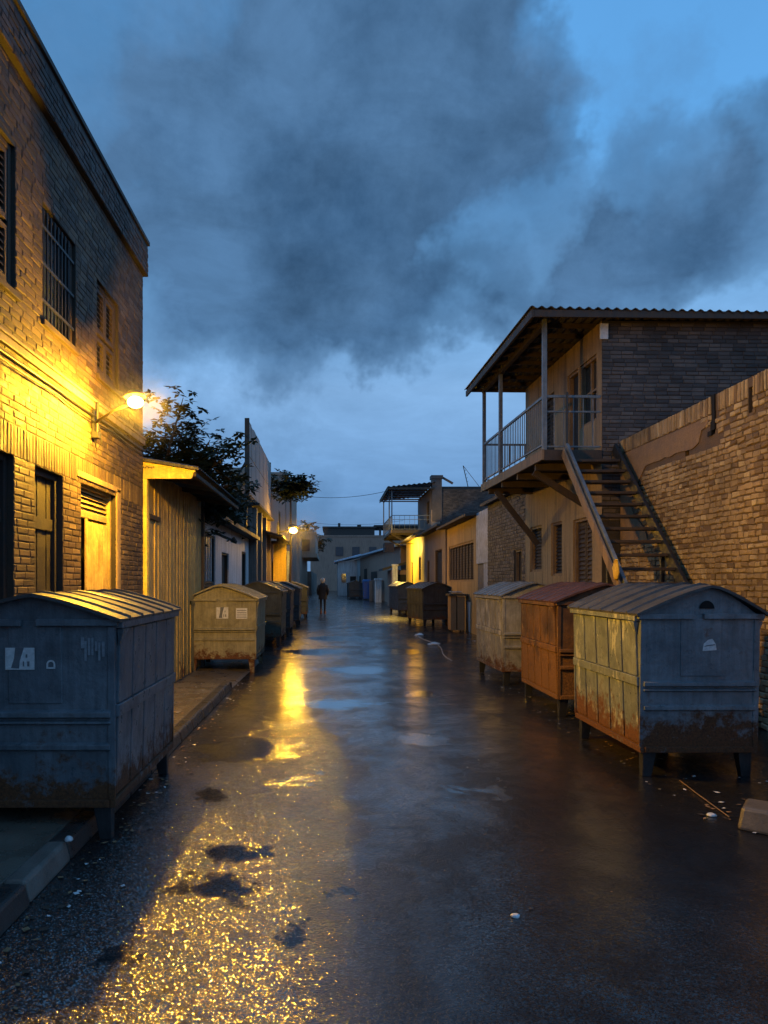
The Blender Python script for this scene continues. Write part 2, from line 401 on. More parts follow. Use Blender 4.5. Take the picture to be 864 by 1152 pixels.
def frame_rect(mb, P, h, w=.05, d0=-.12, d1=-.06, m=0):
    a, c, b, d = h
    pbox(mb, P, a, c, d0, a+w, d, d1, m); pbox(mb, P, b-w, c, d0, b, d, d1, m)
    pbox(mb, P, a+w, d-w, d0, b-w, d, d1, m); pbox(mb, P, a+w, c, d0, b-w, c+w, d1, m)

def louvre(mb, P, a, c, b, d, d0, step=.06, m=0, t=.008):
    v = c
    while v < d-.02:
        mb.hexa([P(a,v,d0+.03),P(b,v,d0+.03),P(b,v+t,d0+.03),P(a,v+t,d0+.03),
                 P(a,v+step*.75,d0),P(b,v+step*.75,d0),P(b,v+step*.75+t,d0),P(a,v+step*.75+t,d0)], m); v += step

# ------------------------------------------------------------------ SETTING: ground
mb = MB(); mb.quad((-300,-60,0),(300,-60,0),(300,420,0),(-300,420,0)); struct(mb.build('road', M['asphalt']))
mb = MB()
KX = -1.49
mb.box(-2.44, -.6, 0, KX-.15, 11.0, .10)
struct(mb.build('pavement', M['pave'], bevel=.01))
mb = MB(); y = -.6; i = 0
while y < 10.9:
    l = min(.62+rnd.uniform(-.04,.06), 11.08-y)
    light = 3.3 < y < 3.85
    zt = .112+rnd.uniform(-.006,.006); x1 = KX+rnd.uniform(-.006,.006)
    p = [(KX-.148,y+.006,0),(x1,y+.006,0),(x1,y+l-.006,0),(KX-.148,y+l-.006,0),(KX-.146,y+.006,zt),(x1-.03,y+.006,zt),(x1-.03,y+l-.006,zt),(KX-.146,y+l-.006,zt)]
    mb.hexa(p, 1 if light else 0); y += l; i += 1
mb.tube([(KX-.075,11.085,0),(KX-.075,11.085,.108)], .073, 16, 0)
struct(mb.build('kerb', [M['kerbdark'], M['concretelight']], bevel=.018))
mb = MB(); mb.hexa([(-2.6,11.2,0),(-1.5,11.2,0),(-1.42,15.2,0),(-2.6,15.2,0),(-2.6,11.25,.035),(-1.55,11.25,.02),(-1.47,15.15,.02),(-2.6,15.15,.035)])
struct(mb.build('driveway', M['concrete'], bevel=.006))

# ------------------------------------------------------------------ LEFT: brick building
WX = -2.4
PL = lambda u, v, d: (WX+d, u, v)
bld = thing('brick_building', 'tall brown brick building with barred upper windows, lit gold by the wall lamp', 'building', (WX-2, 4.5, 0))
win = [(4.7,3.79,5.61,4.90), (6.14,3.78,6.93,4.76), (7.56,3.73,8.32,4.72)]
dor = [(4.55,.10,5.58,2.56), (5.98,.10,6.60,2.55), (7.08,.10,8.22,2.59)]
mb = MB()
holed_wall(mb, -.6, 9.4, 0, 5.5, PL, win+dor, .16, 0)
bricks(mb, -.6, 9.4, .0, 5.5, PL, L=.20, H=.058, gap=.008, holes=win+dor, soldier=[(2.57,2.79)], dep=.0050, vary=.08, jit=.0022)
PE = lambda u, v, d: (u, 9.4+d, v)
holed_wall(mb, -6.4, WX, 0, 5.5, PE, (), 0, 0)
mb.quad((-6.4,-.6,0),(WX,-.6,0),(WX,-.6,5.5),(-6.4,-.6,5.5),0); mb.quad((-6.4,-.6,0),(-6.4,9.4,0),(-6.4,9.4,5.5),(-6.4,-.6,5.5),0)
mb.build('wall', [M['mortarL'], M['brickL']], bld)
mb = MB(); mb.quad((-6.4,-.6,5.46),(WX-.1,-.6,5.46),(WX-.1,9.3,5.46),(-6.4,9.3,5.46)); mb.build('roof', M['roofdark'], bld)
mb = MB()
PP = lambda u, v, d: (WX+.055+d, u, v)
mb.box(-6.4,-.6,5.5, WX+.05, 9.45, 5.9)
bricks(mb, -.6, 9.45, 5.5, 5.86, PP, L=.20, H=.058, gap=.008, dep=.006, m=1, vary=.08)
mb.box(-6.4,-.62,5.9, WX+.075, 9.47, 5.945, 0)
mb.build('parapet', [M['mortarD'], M['brickP']], bld)
mb = MB(); mb.box(WX-.02,-.6,3.335, WX+.035, 9.4, 3.40); mb.box(WX-.02,-.6,3.40, WX+.05, 9.4, 3.425); mb.build('ledge', M['greyrender'], bld, bevel=.006)
for i, h in enumerate(win):
    mb = MB(); frame_rect(mb, PL, h, .05, -.10, -.03); pbox(mb, PL, h[0]-.04, h[1]-.05, -.15, h[2]+.04, h[1]-.002, .035)
    w = mb.build('window', M['wood'], bld, bevel=.004)
    mb = MB(); pbox(mb, PL, h[0]+.05, h[1]+.05, -.12, h[2]-.05, h[3]-.05, -.10); mb.build('pane', M['glass'] if i == 1 else M['black'], w)
    mb = MB()
    if i == 1:
        u = h[0]+.07
        while u < h[2]-.05: mb.tube([PL(u,h[1]+.02,-.022), PL(u,h[3]-.02,-.022)], .011, 6); u += .085
        for v in (h[1]+.18, (h[1]+h[3])/2, h[3]-.18): pbox(mb, PL, h[0]+.01, v-.012, -.016, h[2]-.01, v+.012, -.008)
        mb.build('bars', M['iron'], w)
    else:
        um = (h[0]+h[2])/2; vm = h[1]+(h[3]-h[1])*.45
        for a, b in ((h[0]+.06, um-.01), (um+.01, h[2]-.06)):
            for c, d in ((h[1]+.06, vm-.02), (vm+.02, h[3]-.06)):
                frame_rect(mb, PL, (a,c,b,d), .04, -.075, -.035); louvre(mb, PL, a+.04, c+.05, b-.04, d-.03, -.072, .055)
        mb.build('shutter', M['wood'], w)
for i, h in enumerate(dor):
    a, c, b, d = h
    mb = MB(); frame_rect(mb, PL, h, .055, -.12, -.05)
    if i < 2:
        w = mb.build('door', M['woodblack'], bld, bevel=.004)
        mb = MB(); n = 5
        for k in range(n):
            u0 = a+.055+(b-a-.11)*k/n; u1 = a+.055+(b-a-.11)*(k+1)/n
            pbox(mb, PL, u0+.003, c+.02, -.12, u1-.003, d-.055, -.085-.006*(k % 2))
        pbox(mb, PL, a+.06, 1.0, -.083, b-.06, 1.1, -.068); pbox(mb, PL, a+.06, 2.05, -.083, b-.06, 2.15, -.068)
        mb.build('leaf', M['woodblack'], w)
    else:
        w = mb.build('door', M['gatemetal'], bld, bevel=.004)
        mb = MB(); pbox(mb, PL, a+.05, c, -.30, b-.05, d-.05, -.28); mb.build('backing', M['black'], w)
        mb = MB(); louvre(mb, PL, a+.055, 2.30, b-.055, 2.55, -.11, .05); pbox(mb, PL, a+.055, 2.25, -.15, b-.055, 2.30, -.08); mb.build('transom', M['gatemetal'], w)
        mb = MB(); corrugated(mb, a+.06, a+.24, c+.02, 2.25, lambda u,v,dd: PL(u,v,-.10+dd), .085, .012); mb.build('leaf', M['gatemetal'], w)
        mb = MB(); corrugated(mb, a+.36, b-.06, c+.02, 2.22, lambda u,v,dd: PL(u,v,-.075+dd), .085, .012); mb.tube([PL(a+.36,c+.02,-.07),PL(a+.36,2.24,-.07)],.018,8); mb.build('leaf', M['gatemetal'], w)
mb = MB(); mb.box(WX-.05, 8.225, .1, WX+.018, 8.36, 2.64); mb.box(WX-.05, 6.95, 2.60, WX+.018, 8.36, 2.66); mb.build('door_surround', M['render'], bld, bevel=.006)

# cables
for k, (z0, r, sag) in enumerate(((3.27,.013,.02),(3.22,.009,.05))):
    pts = []; y = -.6
    while y < 9.42:
        t = (y % 1.6)/1.6; pts.append((WX+.028+.012*k, y, z0-sag*4*t*(1-t)*.5-.004*math.sin(y*3))); y += .16
    pts.append((WX+.028+.012*k, 9.4, z0))
    o = MB(); o.tube(pts, r, 6)
    tag(recenter(o.build('cable', M['rubber'], smooth=True), (WX, 9.4, z0)), ['thicker black cable clipped along the brick wall just under the ledge', 'thin sagging black cable, lower of two along the lit brick wall'][k], 'cable', 'cables along the brick wall')

# ------------------------------------------------------------------ street lamps
def street_lamp(label, wall, head, power, hood_n, sc=1.0, group='lit lamps over the street'):
    w, h = Vector(wall), Vector(head)
    t = thing('street_lamp', label, 'lamp', tuple(w), 0, group)
    mb = MB(); mb.box(w.x, w.y-.035*sc, w.z-.12*sc, w.x+.02, w.y+.035*sc, w.z+.12*sc); mb.tube([w+Vector((.045,0,-.16*sc)), w+Vector((.045,0,.2*sc))], .012*sc, 8)
    mb.box(w.x, w.y-.05*sc, w.z-.16*sc, w.x+.07, w.y+.05*sc, w.z-.10*sc)
    mb.build('bracket', M['iron'], t)
    d = (h-w); mid = w + d*.5 + Vector((0,0,.02))
    mb = MB(); mb.tube([w+Vector((.03,0,0)), mid, h - d.normalized()*.06*sc], .014*sc, 8); mb.build('arm', M['lampmetal'], t, smooth=True)
    mb = MB(); pts = [w+Vector((.05,.02,-.02)), w+Vector((.08,.02,-.2*sc)), w+Vector((.03,.03,-.28*sc)), w+Vector((.02,-.02,-.16*sc)), w+Vector((.03,-.03,-.02))]
    mb.tube(pts, .007, 6); mb.build('wire', M['rubber'], t)
    # bulb
    bm = bmesh.new(); bmesh.ops.create_uvsphere(bm, u_segments=20, v_segments=12, radius=.062*sc)
    me = bpy.data.meshes.new('bulb'); bm.to_mesh(me); bm.free(); me.materials.append(M['bulb'])
    for p in me.polygons: p.use_smooth = True
    o = bpy.data.objects.new('bulb', me); COL.objects.link(o); o.parent = t; o.location = h-w; o.scale = (1.25,1,.92)
    # hood: shallow cap behind the bulb
    mb = MB(); nrm = Vector(hood_n).normalized(); a = nrm.cross(Vector((0,1,0))).normalized(); b = a.cross(nrm)
    n = 20; rings = []
    for r_, hh in ((.02,.115),(.06,.10),(.10,.06),(.105,.05)):
        rings.append(mb.add([h + (a*math.cos(2*PI*k/n)+b*math.sin(2*PI*k/n))*r_*sc + nrm*hh*sc for k in range(n)]))
    for i in range(3):
        for k in range(n): mb.face((rings[i]+k, rings[i]+(k+1)%n, rings[i+1]+(k+1)%n, rings[i+1]+k))
    mb.face([rings[0]+k for k in range(n)])
    hd = mb.build('hood', M['lampmetal'], t, smooth=True)
    sm = hd.modifiers.new('t', 'SOLIDIFY'); sm.thickness = .004
    L = bpy.data.lights.new('lamp_light', 'POINT'); L.energy = power; L.color = (1.0,.50,.030); L.shadow_soft_size = .075*sc
    lo = bpy.data.objects.new('lamp_light', L); COL.objects.link(lo); lo.parent = t; lo.location = h-w
    return t
street_lamp('glowing sodium lamp on a thin arm fixed to the tall brick building', (WX+.012, 7.4, 3.20), (-1.83, 6.9, 3.28), 4100, (-.1,.12,1))
street_lamp('smaller distant lit lamp above the bins, beside the dark awning', (-2.1, 28.4, 3.5), (-1.45, 28.0, 3.56), 2600, (-.1,.1,1), 2.0)

def mist(c, r, dens, label):  # ball of mist thinning outward, added to give a lamp its halo
    m = bpy.data.materials.new('rain mist'); m.use_nodes = True; nt = m.node_tree; nt.nodes.remove(nt.nodes['Principled BSDF'])
    tc = nt.nodes.new('ShaderNodeTexCoord').outputs['Object']
    ln = nt.nodes.new('ShaderNodeVectorMath'); ln.operation = 'LENGTH'; nt.links.new(tc, ln.inputs[0])
    f = math_(nt, 'SUBTRACT', 1., math_(nt, 'DIVIDE', ln.outputs['Value'], r), clamp=True)
    v = nt.nodes.new('ShaderNodeVolumeScatter'); v.inputs['Anisotropy'].default_value = .2
    nt.links.new(math_(nt, 'MULTIPLY', math_(nt, 'POWER', f, 2.0), dens), v.inputs['Density'])
    nt.links.new(v.outputs[0], nt.nodes['Material Output'].inputs['Volume'])
    bm = bmesh.new(); bmesh.ops.create_icosphere(bm, subdivisions=3, radius=r)
    me = bpy.data.meshes.new('mist'); bm.to_mesh(me); bm.free(); me.materials.append(m)
    o = bpy.data.objects.new('mist', me); COL.objects.link(o); o.location = c
    tag(o, label, 'mist', 'rain mist added for the halos round the lamps'); o['kind'] = 'stuff'
mist((-1.83,6.9,3.28), .55, .07, 'rain mist added for the halo round the lamp on the brick building')
mist((-1.45,28.0,3.56), 1.6, .05, 'rain mist added for the halo round the distant lamp')
# ------------------------------------------------------------------ LEFT: corrugated gate shelter
sh = thing('gate_shelter', 'corrugated metal gate shelter with a yellow fascia under its lean-to roof', 'shelter', (-2.6, 11.5, 0))
mb = MB(); mb.box(-2.50, 9.50, 0, -2.37, 9.62, 2.93); mb.build('post', M['yelmetal'], sh, bevel=.006)
mb = MB(); mb.hexa([(-2.50,9.50,2.93),(-1.80,9.50,2.93),(-1.80,9.53,2.93),(-2.50,9.53,2.93),(-2.50,9.50,3.19),(-1.74,9.50,3.05),(-1.74,9.53,3.05),(-2.50,9.53,3.19)]); fa = mb.build('fascia', M['yelmetal'], sh, bevel=.004)
mb = MB(); x = -2.46
for k in range(9):    # faint scrawl on the fascia
    zz = 3.075+rnd.uniform(-.012,.012); mb.box(x, 9.494, zz-.004-.012*(k%2), x+.006, 9.4985, zz+.016); mb.box(x, 9.494, zz-.004, x+.018, 9.4985, zz+.003); x += .021
mb.build('scrawl', M['redink'], fa)
mb = MB(); PR = lambda u, v, d: (v, u, 3.22-(v+2.6)*.17+d)
corrugated(mb, 9.44, 13.9, -3.9, -1.70, PR, .13, .014); mb.hexa([(-3.9,9.44,3.395),(-1.70,9.44,3.03),(-1.70,9.47,3.03),(-3.9,9.47,3.395),(-3.9,9.44,3.44),(-1.70,9.44,3.065),(-1.70,9.47,3.065),(-3.9,9.47,3.44)])
rf = mb.build('roof', M['roofsheet'], sh)
mb = MB()
for yy in (10.6, 11.9, 13.3): mb.beam((-2.42,yy,3.10),(-1.74,yy,2.99), .05,.07)
mb.beam((-1.76,9.5,2.985),(-1.76,13.85,2.985), .04,.05); mb.build('rafters', M['wood'], sh)
mb = MB(); PG = lambda u, v, d: (-2.43+d, u, v)

u = 9.66
while u < 12.55:
    w = rnd.uniform(.085,.12); pbox(mb, PG, u, .05+rnd.uniform(0,.02), -.01, u+w-.016, 3.12, .012+rnd.uniform(0,.016)); u += w
pbox(mb, PG, 9.64, .06, -.03, 12.6, 3.1, -.012)
mb.build('gate_sheet', M['gatemetal'], sh)
mb = MB(); 
u = 12.63
while u < 13.7:
    w = rnd.uniform(.12,.17); pbox(mb, PG, u, .05, -.01, u+w-.014, 3.12, .010+rnd.uniform(0,.005)); u += w
pbox(mb, PG, 12.6, 1.22, .015, 13.78, 1.28, .035); pbox(mb, PG, 12.6, .05, .015, 12.66, 1.28, .035); mb.build('gate_leaf', M['gatemetal'], sh)
mb = MB(); pbox(mb, PG, 9.62, 2.44, .02, 10.3, 2.50, .05); mb.build('latch_bar', M['wood'], sh); mb = MB(); mb.box(-2.5,13.78,0,-2.38,13.9,3.1); mb.build('end_post', M['wood'], sh)

# ------------------------------------------------------------------ LEFT: white house and its neighbours
def house_box(t, x0, y0, x1, y1, z, mat, holes=(), reveal=.14, roof=None, side='+X', brk=None, over=.2, rz=.08, slope=0.):
    """a wall shell whose street face (side) has openings, plus a slab roof"""
    mb = MB()
    P = (lambda u, v, d: (x1+d, u, v)) if side == '+X' else (lambda u, v, d: (x0-d, u, v))
    holed_wall(mb, y0, y1, 0, z, P, holes, reveal)
    if brk: bricks(mb, y0, y1, 0, z, P, holes=holes, m=1, L=.25, H=.085, dep=.01, vary=.1)
    mb.quad((x0,y0,0),(x1,y0,0),(x1,y0,z),(x0,y0,z)); mb.quad((x0,y1,0),(x1,y1,0),(x1,y1,z),(x0,y1,z))
    xb = x0 if side == '+X' else x1
    mb.quad((xb,y0,0),(xb,y1,0),(xb,y1,z),(xb,y0,z))
    mb.build('wall', [mat, brk or mat], t)
    if roof:
        mb = MB(); xa, xb2 = (x0, x1+over) if side == '+X' else (x0-over, x1)
        s = slope if side == '+X' else -slope
        za, zb = z-(xa-x0)*s, z-(xb2-x0)*s
        if side != '+X': za, zb = z+.0-over*slope, z+(x1-x0)*slope
        else: za, zb = z+(x1-x0)*slope, z-over*slope
        mb.hexa([(xa,y0-.1,za+.004),(xb2,y0-.1,zb+.004),(xb2,y1+.1,zb+.004),(xa,y1+.1,za+.004),(xa,y0-.1,za+rz),(xb2,y0-.1,zb+rz),(xb2,y1+.1,zb+rz),(xa,y1+.1,za+rz)])
        mb.build('roof', roof, t)
    return P

def opening(t, P, h, kind, frame, fill, fw=.05):
    mb = MB(); frame_rect(mb, P, h, fw, -.13, -.03)
    nm = 'door' if kind in ('door','leafdoor') else 'window'
    w = mb.build(nm, frame, t)
    a, c, b, d = h
    if kind == 'door' or kind == 'leafdoor':
        mb = MB(); pbox(mb, P, a+fw, c, -.13, b-fw, d-fw, -.10)
        if kind == 'leafdoor':
            for k in range(2):
                u0 = a+fw+(b-a-2*fw)*k/2; u1 = a+fw+(b-a-2*fw)*(k+1)/2
                frame_rect(mb, P, (u0+.01, c+.05, u1-.01, d-fw-.02), .05, -.1, -.075); louvre(mb, P, u0+.06, c+.12, u1-.06, d-fw-.08, -.1, .08)
        mb.build('leaf', fill, w)
    elif kind == 'bars':
        mb = MB(); pbox(mb, P, a+fw, c+fw, -.14, b-fw, d-fw, -.12); mb.build('pane', M['black'], w)
        mb = MB(); n = max(2, int((b-a)/.28))
        for k in range(1, n):
            u = a+(b-a)*k/n; pbox(mb, P, u-.03, c+fw, -.07, u+.03, d-fw, -.04)
        mb.build('bars', fill, w)
    elif kind == 'louvre':
        mb = MB(); pbox(mb, P, a+fw, c+fw, -.14, b-fw, d-fw, -.12); louvre(mb, P, a+fw, c+fw, b-fw, d-fw, -.11, .07); mb.build('shutter', fill, w)
    elif kind == 'lattice':
        mb = MB(); pbox(mb, P, a+fw, c+fw, -.14, b-fw, d-fw, -.12); mb.build('pane', M['black'], w)
        mb = MB(); n = max(3, int((b-a)/.55))
        for k in range(n):
            u0 = a+fw+(b-a-2*fw)*k/n; u1 = a+fw+(b-a-2*fw)*(k+1)/n
            pbox(mb, P, u0, c+fw, -.09, u0+.05, d-fw, -.05); louvre(mb, P, u0+.08, c+fw+.03, u1-.03, d-fw-.03, -.10, .085)
        mb.build('grille', fill, w)
    else:
        mb = MB(); pbox(mb, P, a+fw, c+fw, -.12, b-fw, d-fw, -.10); mb.build('pane', fill, w)
        mb = MB(); pbox(mb, P, (a+b)/2-.02, c+fw, -.10, (a+b)/2+.02, d-fw, -.06); pbox(mb, P, a+fw, (c+d)/2-.02, -.10, b-fw, (c+d)/2+.02, -.06); mb.build('glazing_bar', frame, w)
    return w

t = thing('low_house', 'low blue-white plastered house with barred opening behind the bins', 'house', (-4.5, 18, 0))
hs = [(14.75,.02,16.55,2.62), (17.5,.02,18.7,2.32), (21.4,.02,22.5,2.5)]
P = house_box(t, -6.5, 14.3, -2.6, 23.2, 2.95, M['white'], hs, .15, M['roofdark'], '+X', over=.35, rz=.10, slope=.12)
opening(t, P, (14.75,.02,16.55,1.55), 'door', M['wood'], M['woodblack']); opening(t, P, (14.75,1.57,16.55,2.62), 'bars', M['wood'], M['whiteplastic'])
opening(t, P, hs[1], 'door', M['wood'], M['wood']); opening(t, P, hs[2], 'door', M['wood'], M['woodblack'])
mb = MB(); mb.beam((-2.6,16.7,2.70),(-2.25,17.0,2.55),.05,.05); mb.tube([(-2.27,16.98,2.58),(-2.20,17.05,2.52)],[.07,.04],10); mb.build('spotlight', M['iron'], t)

t = thing('shopfront', 'narrow brown shopfront with tall dark doorways past the white house', 'building', (-4.5, 27, 0))
hs = [(23.7,.02,24.6,2.6), (25.4,.02,26.4,2.6), (27.2,.02,28.0,2.6)]
P = house_box(t, -6.5, 23.2, -2.5, 29.0, 4.0, M['greyrender'], hs, .2, M['roofdark'], '+X', over=.25)
for h in hs: opening(t, P, h, 'leafdoor', M['wood'], M['woodblack'])
mb = MB()
for yy in (23.3, 24.95, 26.8, 28.4): mb.box(-2.5,yy,0,-2.36,yy+.28,3.95)
mb.build('pilaster', M['greyrender'], t)
mb = MB(); mb.hexa([(-2.5,26.6,3.42),(-1.75,26.6,3.22),(-1.75,30.6,3.22),(-2.5,30.6,3.42),(-2.5,26.6,3.50),(-1.75,26.6,3.29),(-1.75,30.6,3.29),(-2.5,30.6,3.50)]); mb.build('awning', M['roofdark'], t)

t = thing('tan_building', 'plain tan two-storey building rising behind the big sign', 'building', (-5.5, 40, 0))
P = house_box(t, -4.2, 29.02, -2.5, 40, 6.1, M['tan'], [(31,.02,32,2.5),(35,3.6,36.2,5.0)], .2, None)
mb = MB(); mb.box(-4.4,40.0,0,-2.45,52,7.4); mb.box(-4.45,39.95,7.4,-2.4,52.05,7.55); mb.quad((-4.2,29.02,6.08),(-2.5,29.02,6.08),(-2.5,40,6.08),(-4.2,40,6.08))
mb.build('wing', M['tan'], t)
opening(t, P, (35,3.6,36.2,5.0), 'pane', M['wood'], M['glass']); opening(t, P, (31,.02,32,2.5), 'door', M['wood'], M['woodblack'])
t = thing('yellow_porch', 'bright yellow porch pier under the distant lamp', 'porch', (-2.0, 31, 0))
mb = MB(); mb.box(-2.42,30.7,0,-1.88,31.1,3.2); mb.build('pier', M['yellow'], t)
mb = MB(); mb.box(-2.5,30.62,3.2,-1.7,31.8,3.32); mb.build('porch_slab', M['greyrender'], t)
mb = MB(); mb.box(-1.87,30.85,0,-1.74,30.98,2.9); mb.build('downpipe', M['bluesheet'], t)
# big sign
t = thing('billboard', 'large faded wall sign of pale vertical panels mounted above the shopfront roofs', 'sign', (-2.45, 24.5, 3.0))
mb = MB(); PS = lambda u, v, d: (-2.36+d, u, v)
n = 12
for k in range(n):
    u0 = 21.0+7.4*k/n; u1 = 21.0+7.4*(k+1)/n
    pbox(mb, PS, u0+.01, 5.2, 0, u1-.01, 6.15+rnd.uniform(-.05,.05), .02+.006*(k%2)); pbox(mb, PS, u0+.004, 4.12, 0, u1-.004, 5.17, .022+.004*(k%2))
mb.build('panel', M['sign'], t)
mb = MB(); mb.box(-2.46,20.93,4.05,-2.33,21.0,6.25); mb.box(-2.46,28.4,4.05,-2.33,28.47,6.2); mb.box(-2.45,21.0,4.05,-2.37,28.4,4.12); mb.box(-2.45,21.0,6.02,-2.37,28.4,6.10); mb.build('frame', M['wood'], t)
for yy in (21.6, 24.6, 27.8):
    mb = MB(); mb.beam((-2.52,yy,3.1),(-2.42,yy,6.1),.07,.07); mb.build('upright', M['iron'], t)
    mb = MB(); mb.beam((-3.6,yy,3.2),(-2.46,yy,5.2),.05,.05); mb.build('strut', M['iron'], t)

# ------------------------------------------------------------------ trees
def whorl(mb, p, size, n, droop=.3):
    """one leaf cluster: a whorl of narrow leaves"""
    a0 = rnd.uniform(0, 6.28); ax = Vector((rnd.uniform(-.5,.5), rnd.uniform(-.5,.5), 1)).normalized()
    e1 = ax.cross(Vector((1,0,.2))).normalized(); e2 = ax.cross(e1)
    for k in range(n):
        an = a0+6.28*k/n+rnd.uniform(-.25,.25); d = e1*math.cos(an)+e2*math.sin(an)+ax*rnd.uniform(-droop, .35); d.normalize()
        s = d.cross(ax).normalized(); L = size*rnd.uniform(.7,1.25); w = L*.24
        tip = p+d*L+Vector((0,0,-L*.25*rnd.random())); m1 = p+d*L*.5
        mb.poly([p, m1+s*w, tip, m1-s*w])
def tree(name, label, base, limbs, leafm, size, per, barkr, group='trees behind the houses', clump=.35):
    t = thing(name, label, 'tree', base, 0, group); b = Vector(base)
    tr = MB(); cr = MB()
    fork = b+Vector(limbs['fork'])
    tr.tube([b, b+(fork-b)*.5+Vector((.06,.04,0)), fork], [barkr, barkr*.8, barkr*.65], 9)
    for tip in limbs['tips']:
        tp = b+Vector(tip); mid = fork+(tp-fork)*.5+Vector((rnd.uniform(-.15,.15), rnd.uniform(-.15,.15), rnd.uniform(0,.2)))
        tr.tube([fork, mid, tp], [barkr*.5, barkr*.28, barkr*.08], 6)
        for q in range(limbs.get('sub', 7)):
            f = rnd.uniform(.3, 1.0); st = fork+(mid-fork)*min(1,f*2) if f < .5 else mid+(tp-mid)*(f*2-1)
            en = st+Vector((rnd.gauss(0,1), rnd.gauss(0,1), rnd.gauss(.25,.7))).normalized()*rnd.uniform(.25,.75)*limbs.get('spread',1)
            tr.tube([st, en], [barkr*.12, barkr*.04], 4, caps=False)
            for z in range(per):
                o = Vector((rnd.gauss(0,1), rnd.gauss(0,1), rnd.gauss(0,.8)))*clump*.55
                whorl(cr, en+o, size, rnd.randint(5,7))
    tr.build('trunk', M['bark'], t, smooth=True); cr.build('crown', leafm, t)
    return t
tips1 = [(-.9,-.4,3.9),(-.5,-.2,4.3),(.1,.2,4.1),(.45,.1,4.45),(.5,-.2,4.85),(.8,.3,4.0),(1.0,.2,4.35),(1.2,0,3.9),(1.35,.3,3.5),(-.2,.4,3.6),(.3,-.5,3.6),(1.2,.6,3.5),(1.2,.9,3.3),(-1.2,.2,3.6)]
tree('broadleaf_tree', 'wide dark leafy tree above the corrugated shelter roof, nearest tree to the lamp', (-3.35,14.1,0), dict(fork=(.05,0,2.4), tips=tips1, sub=15, spread=.8), M['leaf'], .15, 10, .13)
tips2 = [(-.4,0,3.7),(.2,.2,4.5),(.5,-.3,4.2),(.9,0,3.6),(.9,.5,4.6),(1.1,-.6,3.3),(.6,.8,3.9),(1.0,-1.0,3.0),(1.1,1.0,3.2)]
tree('broadleaf_tree', 'dark drooping tree half hidden behind the faded wall sign', (-4.1,20.6,0), dict(fork=(.1,0,2.8), tips=tips2, sub=13, spread=1.0), M['leaf2'], .20, 9, .13)
tips3 = [(.1,0,5.95),(.55,.1,5.75),(.9,0,5.55),(-.3,0,5.7),(-.65,.1,5.45),(1.15,.1,5.65),(-.15,.1,5.35),(.5,.2,5.35)]
tree('slender_tree', 'slender tree with a flat tuft of leaves beyond the big sign', (-1.78,30.4,0), dict(fork=(.1,0,5.1), tips=tips3, sub=7, spread=.5), M['leaf2'], .22, 6, .055)
tips4 = [(-1.6,0,7.6),(0,0,9.0),(1.2,0,8.6),(2.2,0,7.4),(-.6,0,8.2),(.6,0,7.0),(-1.5,0,6.6),(1.8,0,6.2)]
tree('broadleaf_tree', 'small far tree showing over the roofs above the distant lamp', (-3.6,96,0), dict(fork=(0,0,5), tips=tips4, sub=9, spread=1.6), M['leaf2'], .55, 4, .3, clump=.8)

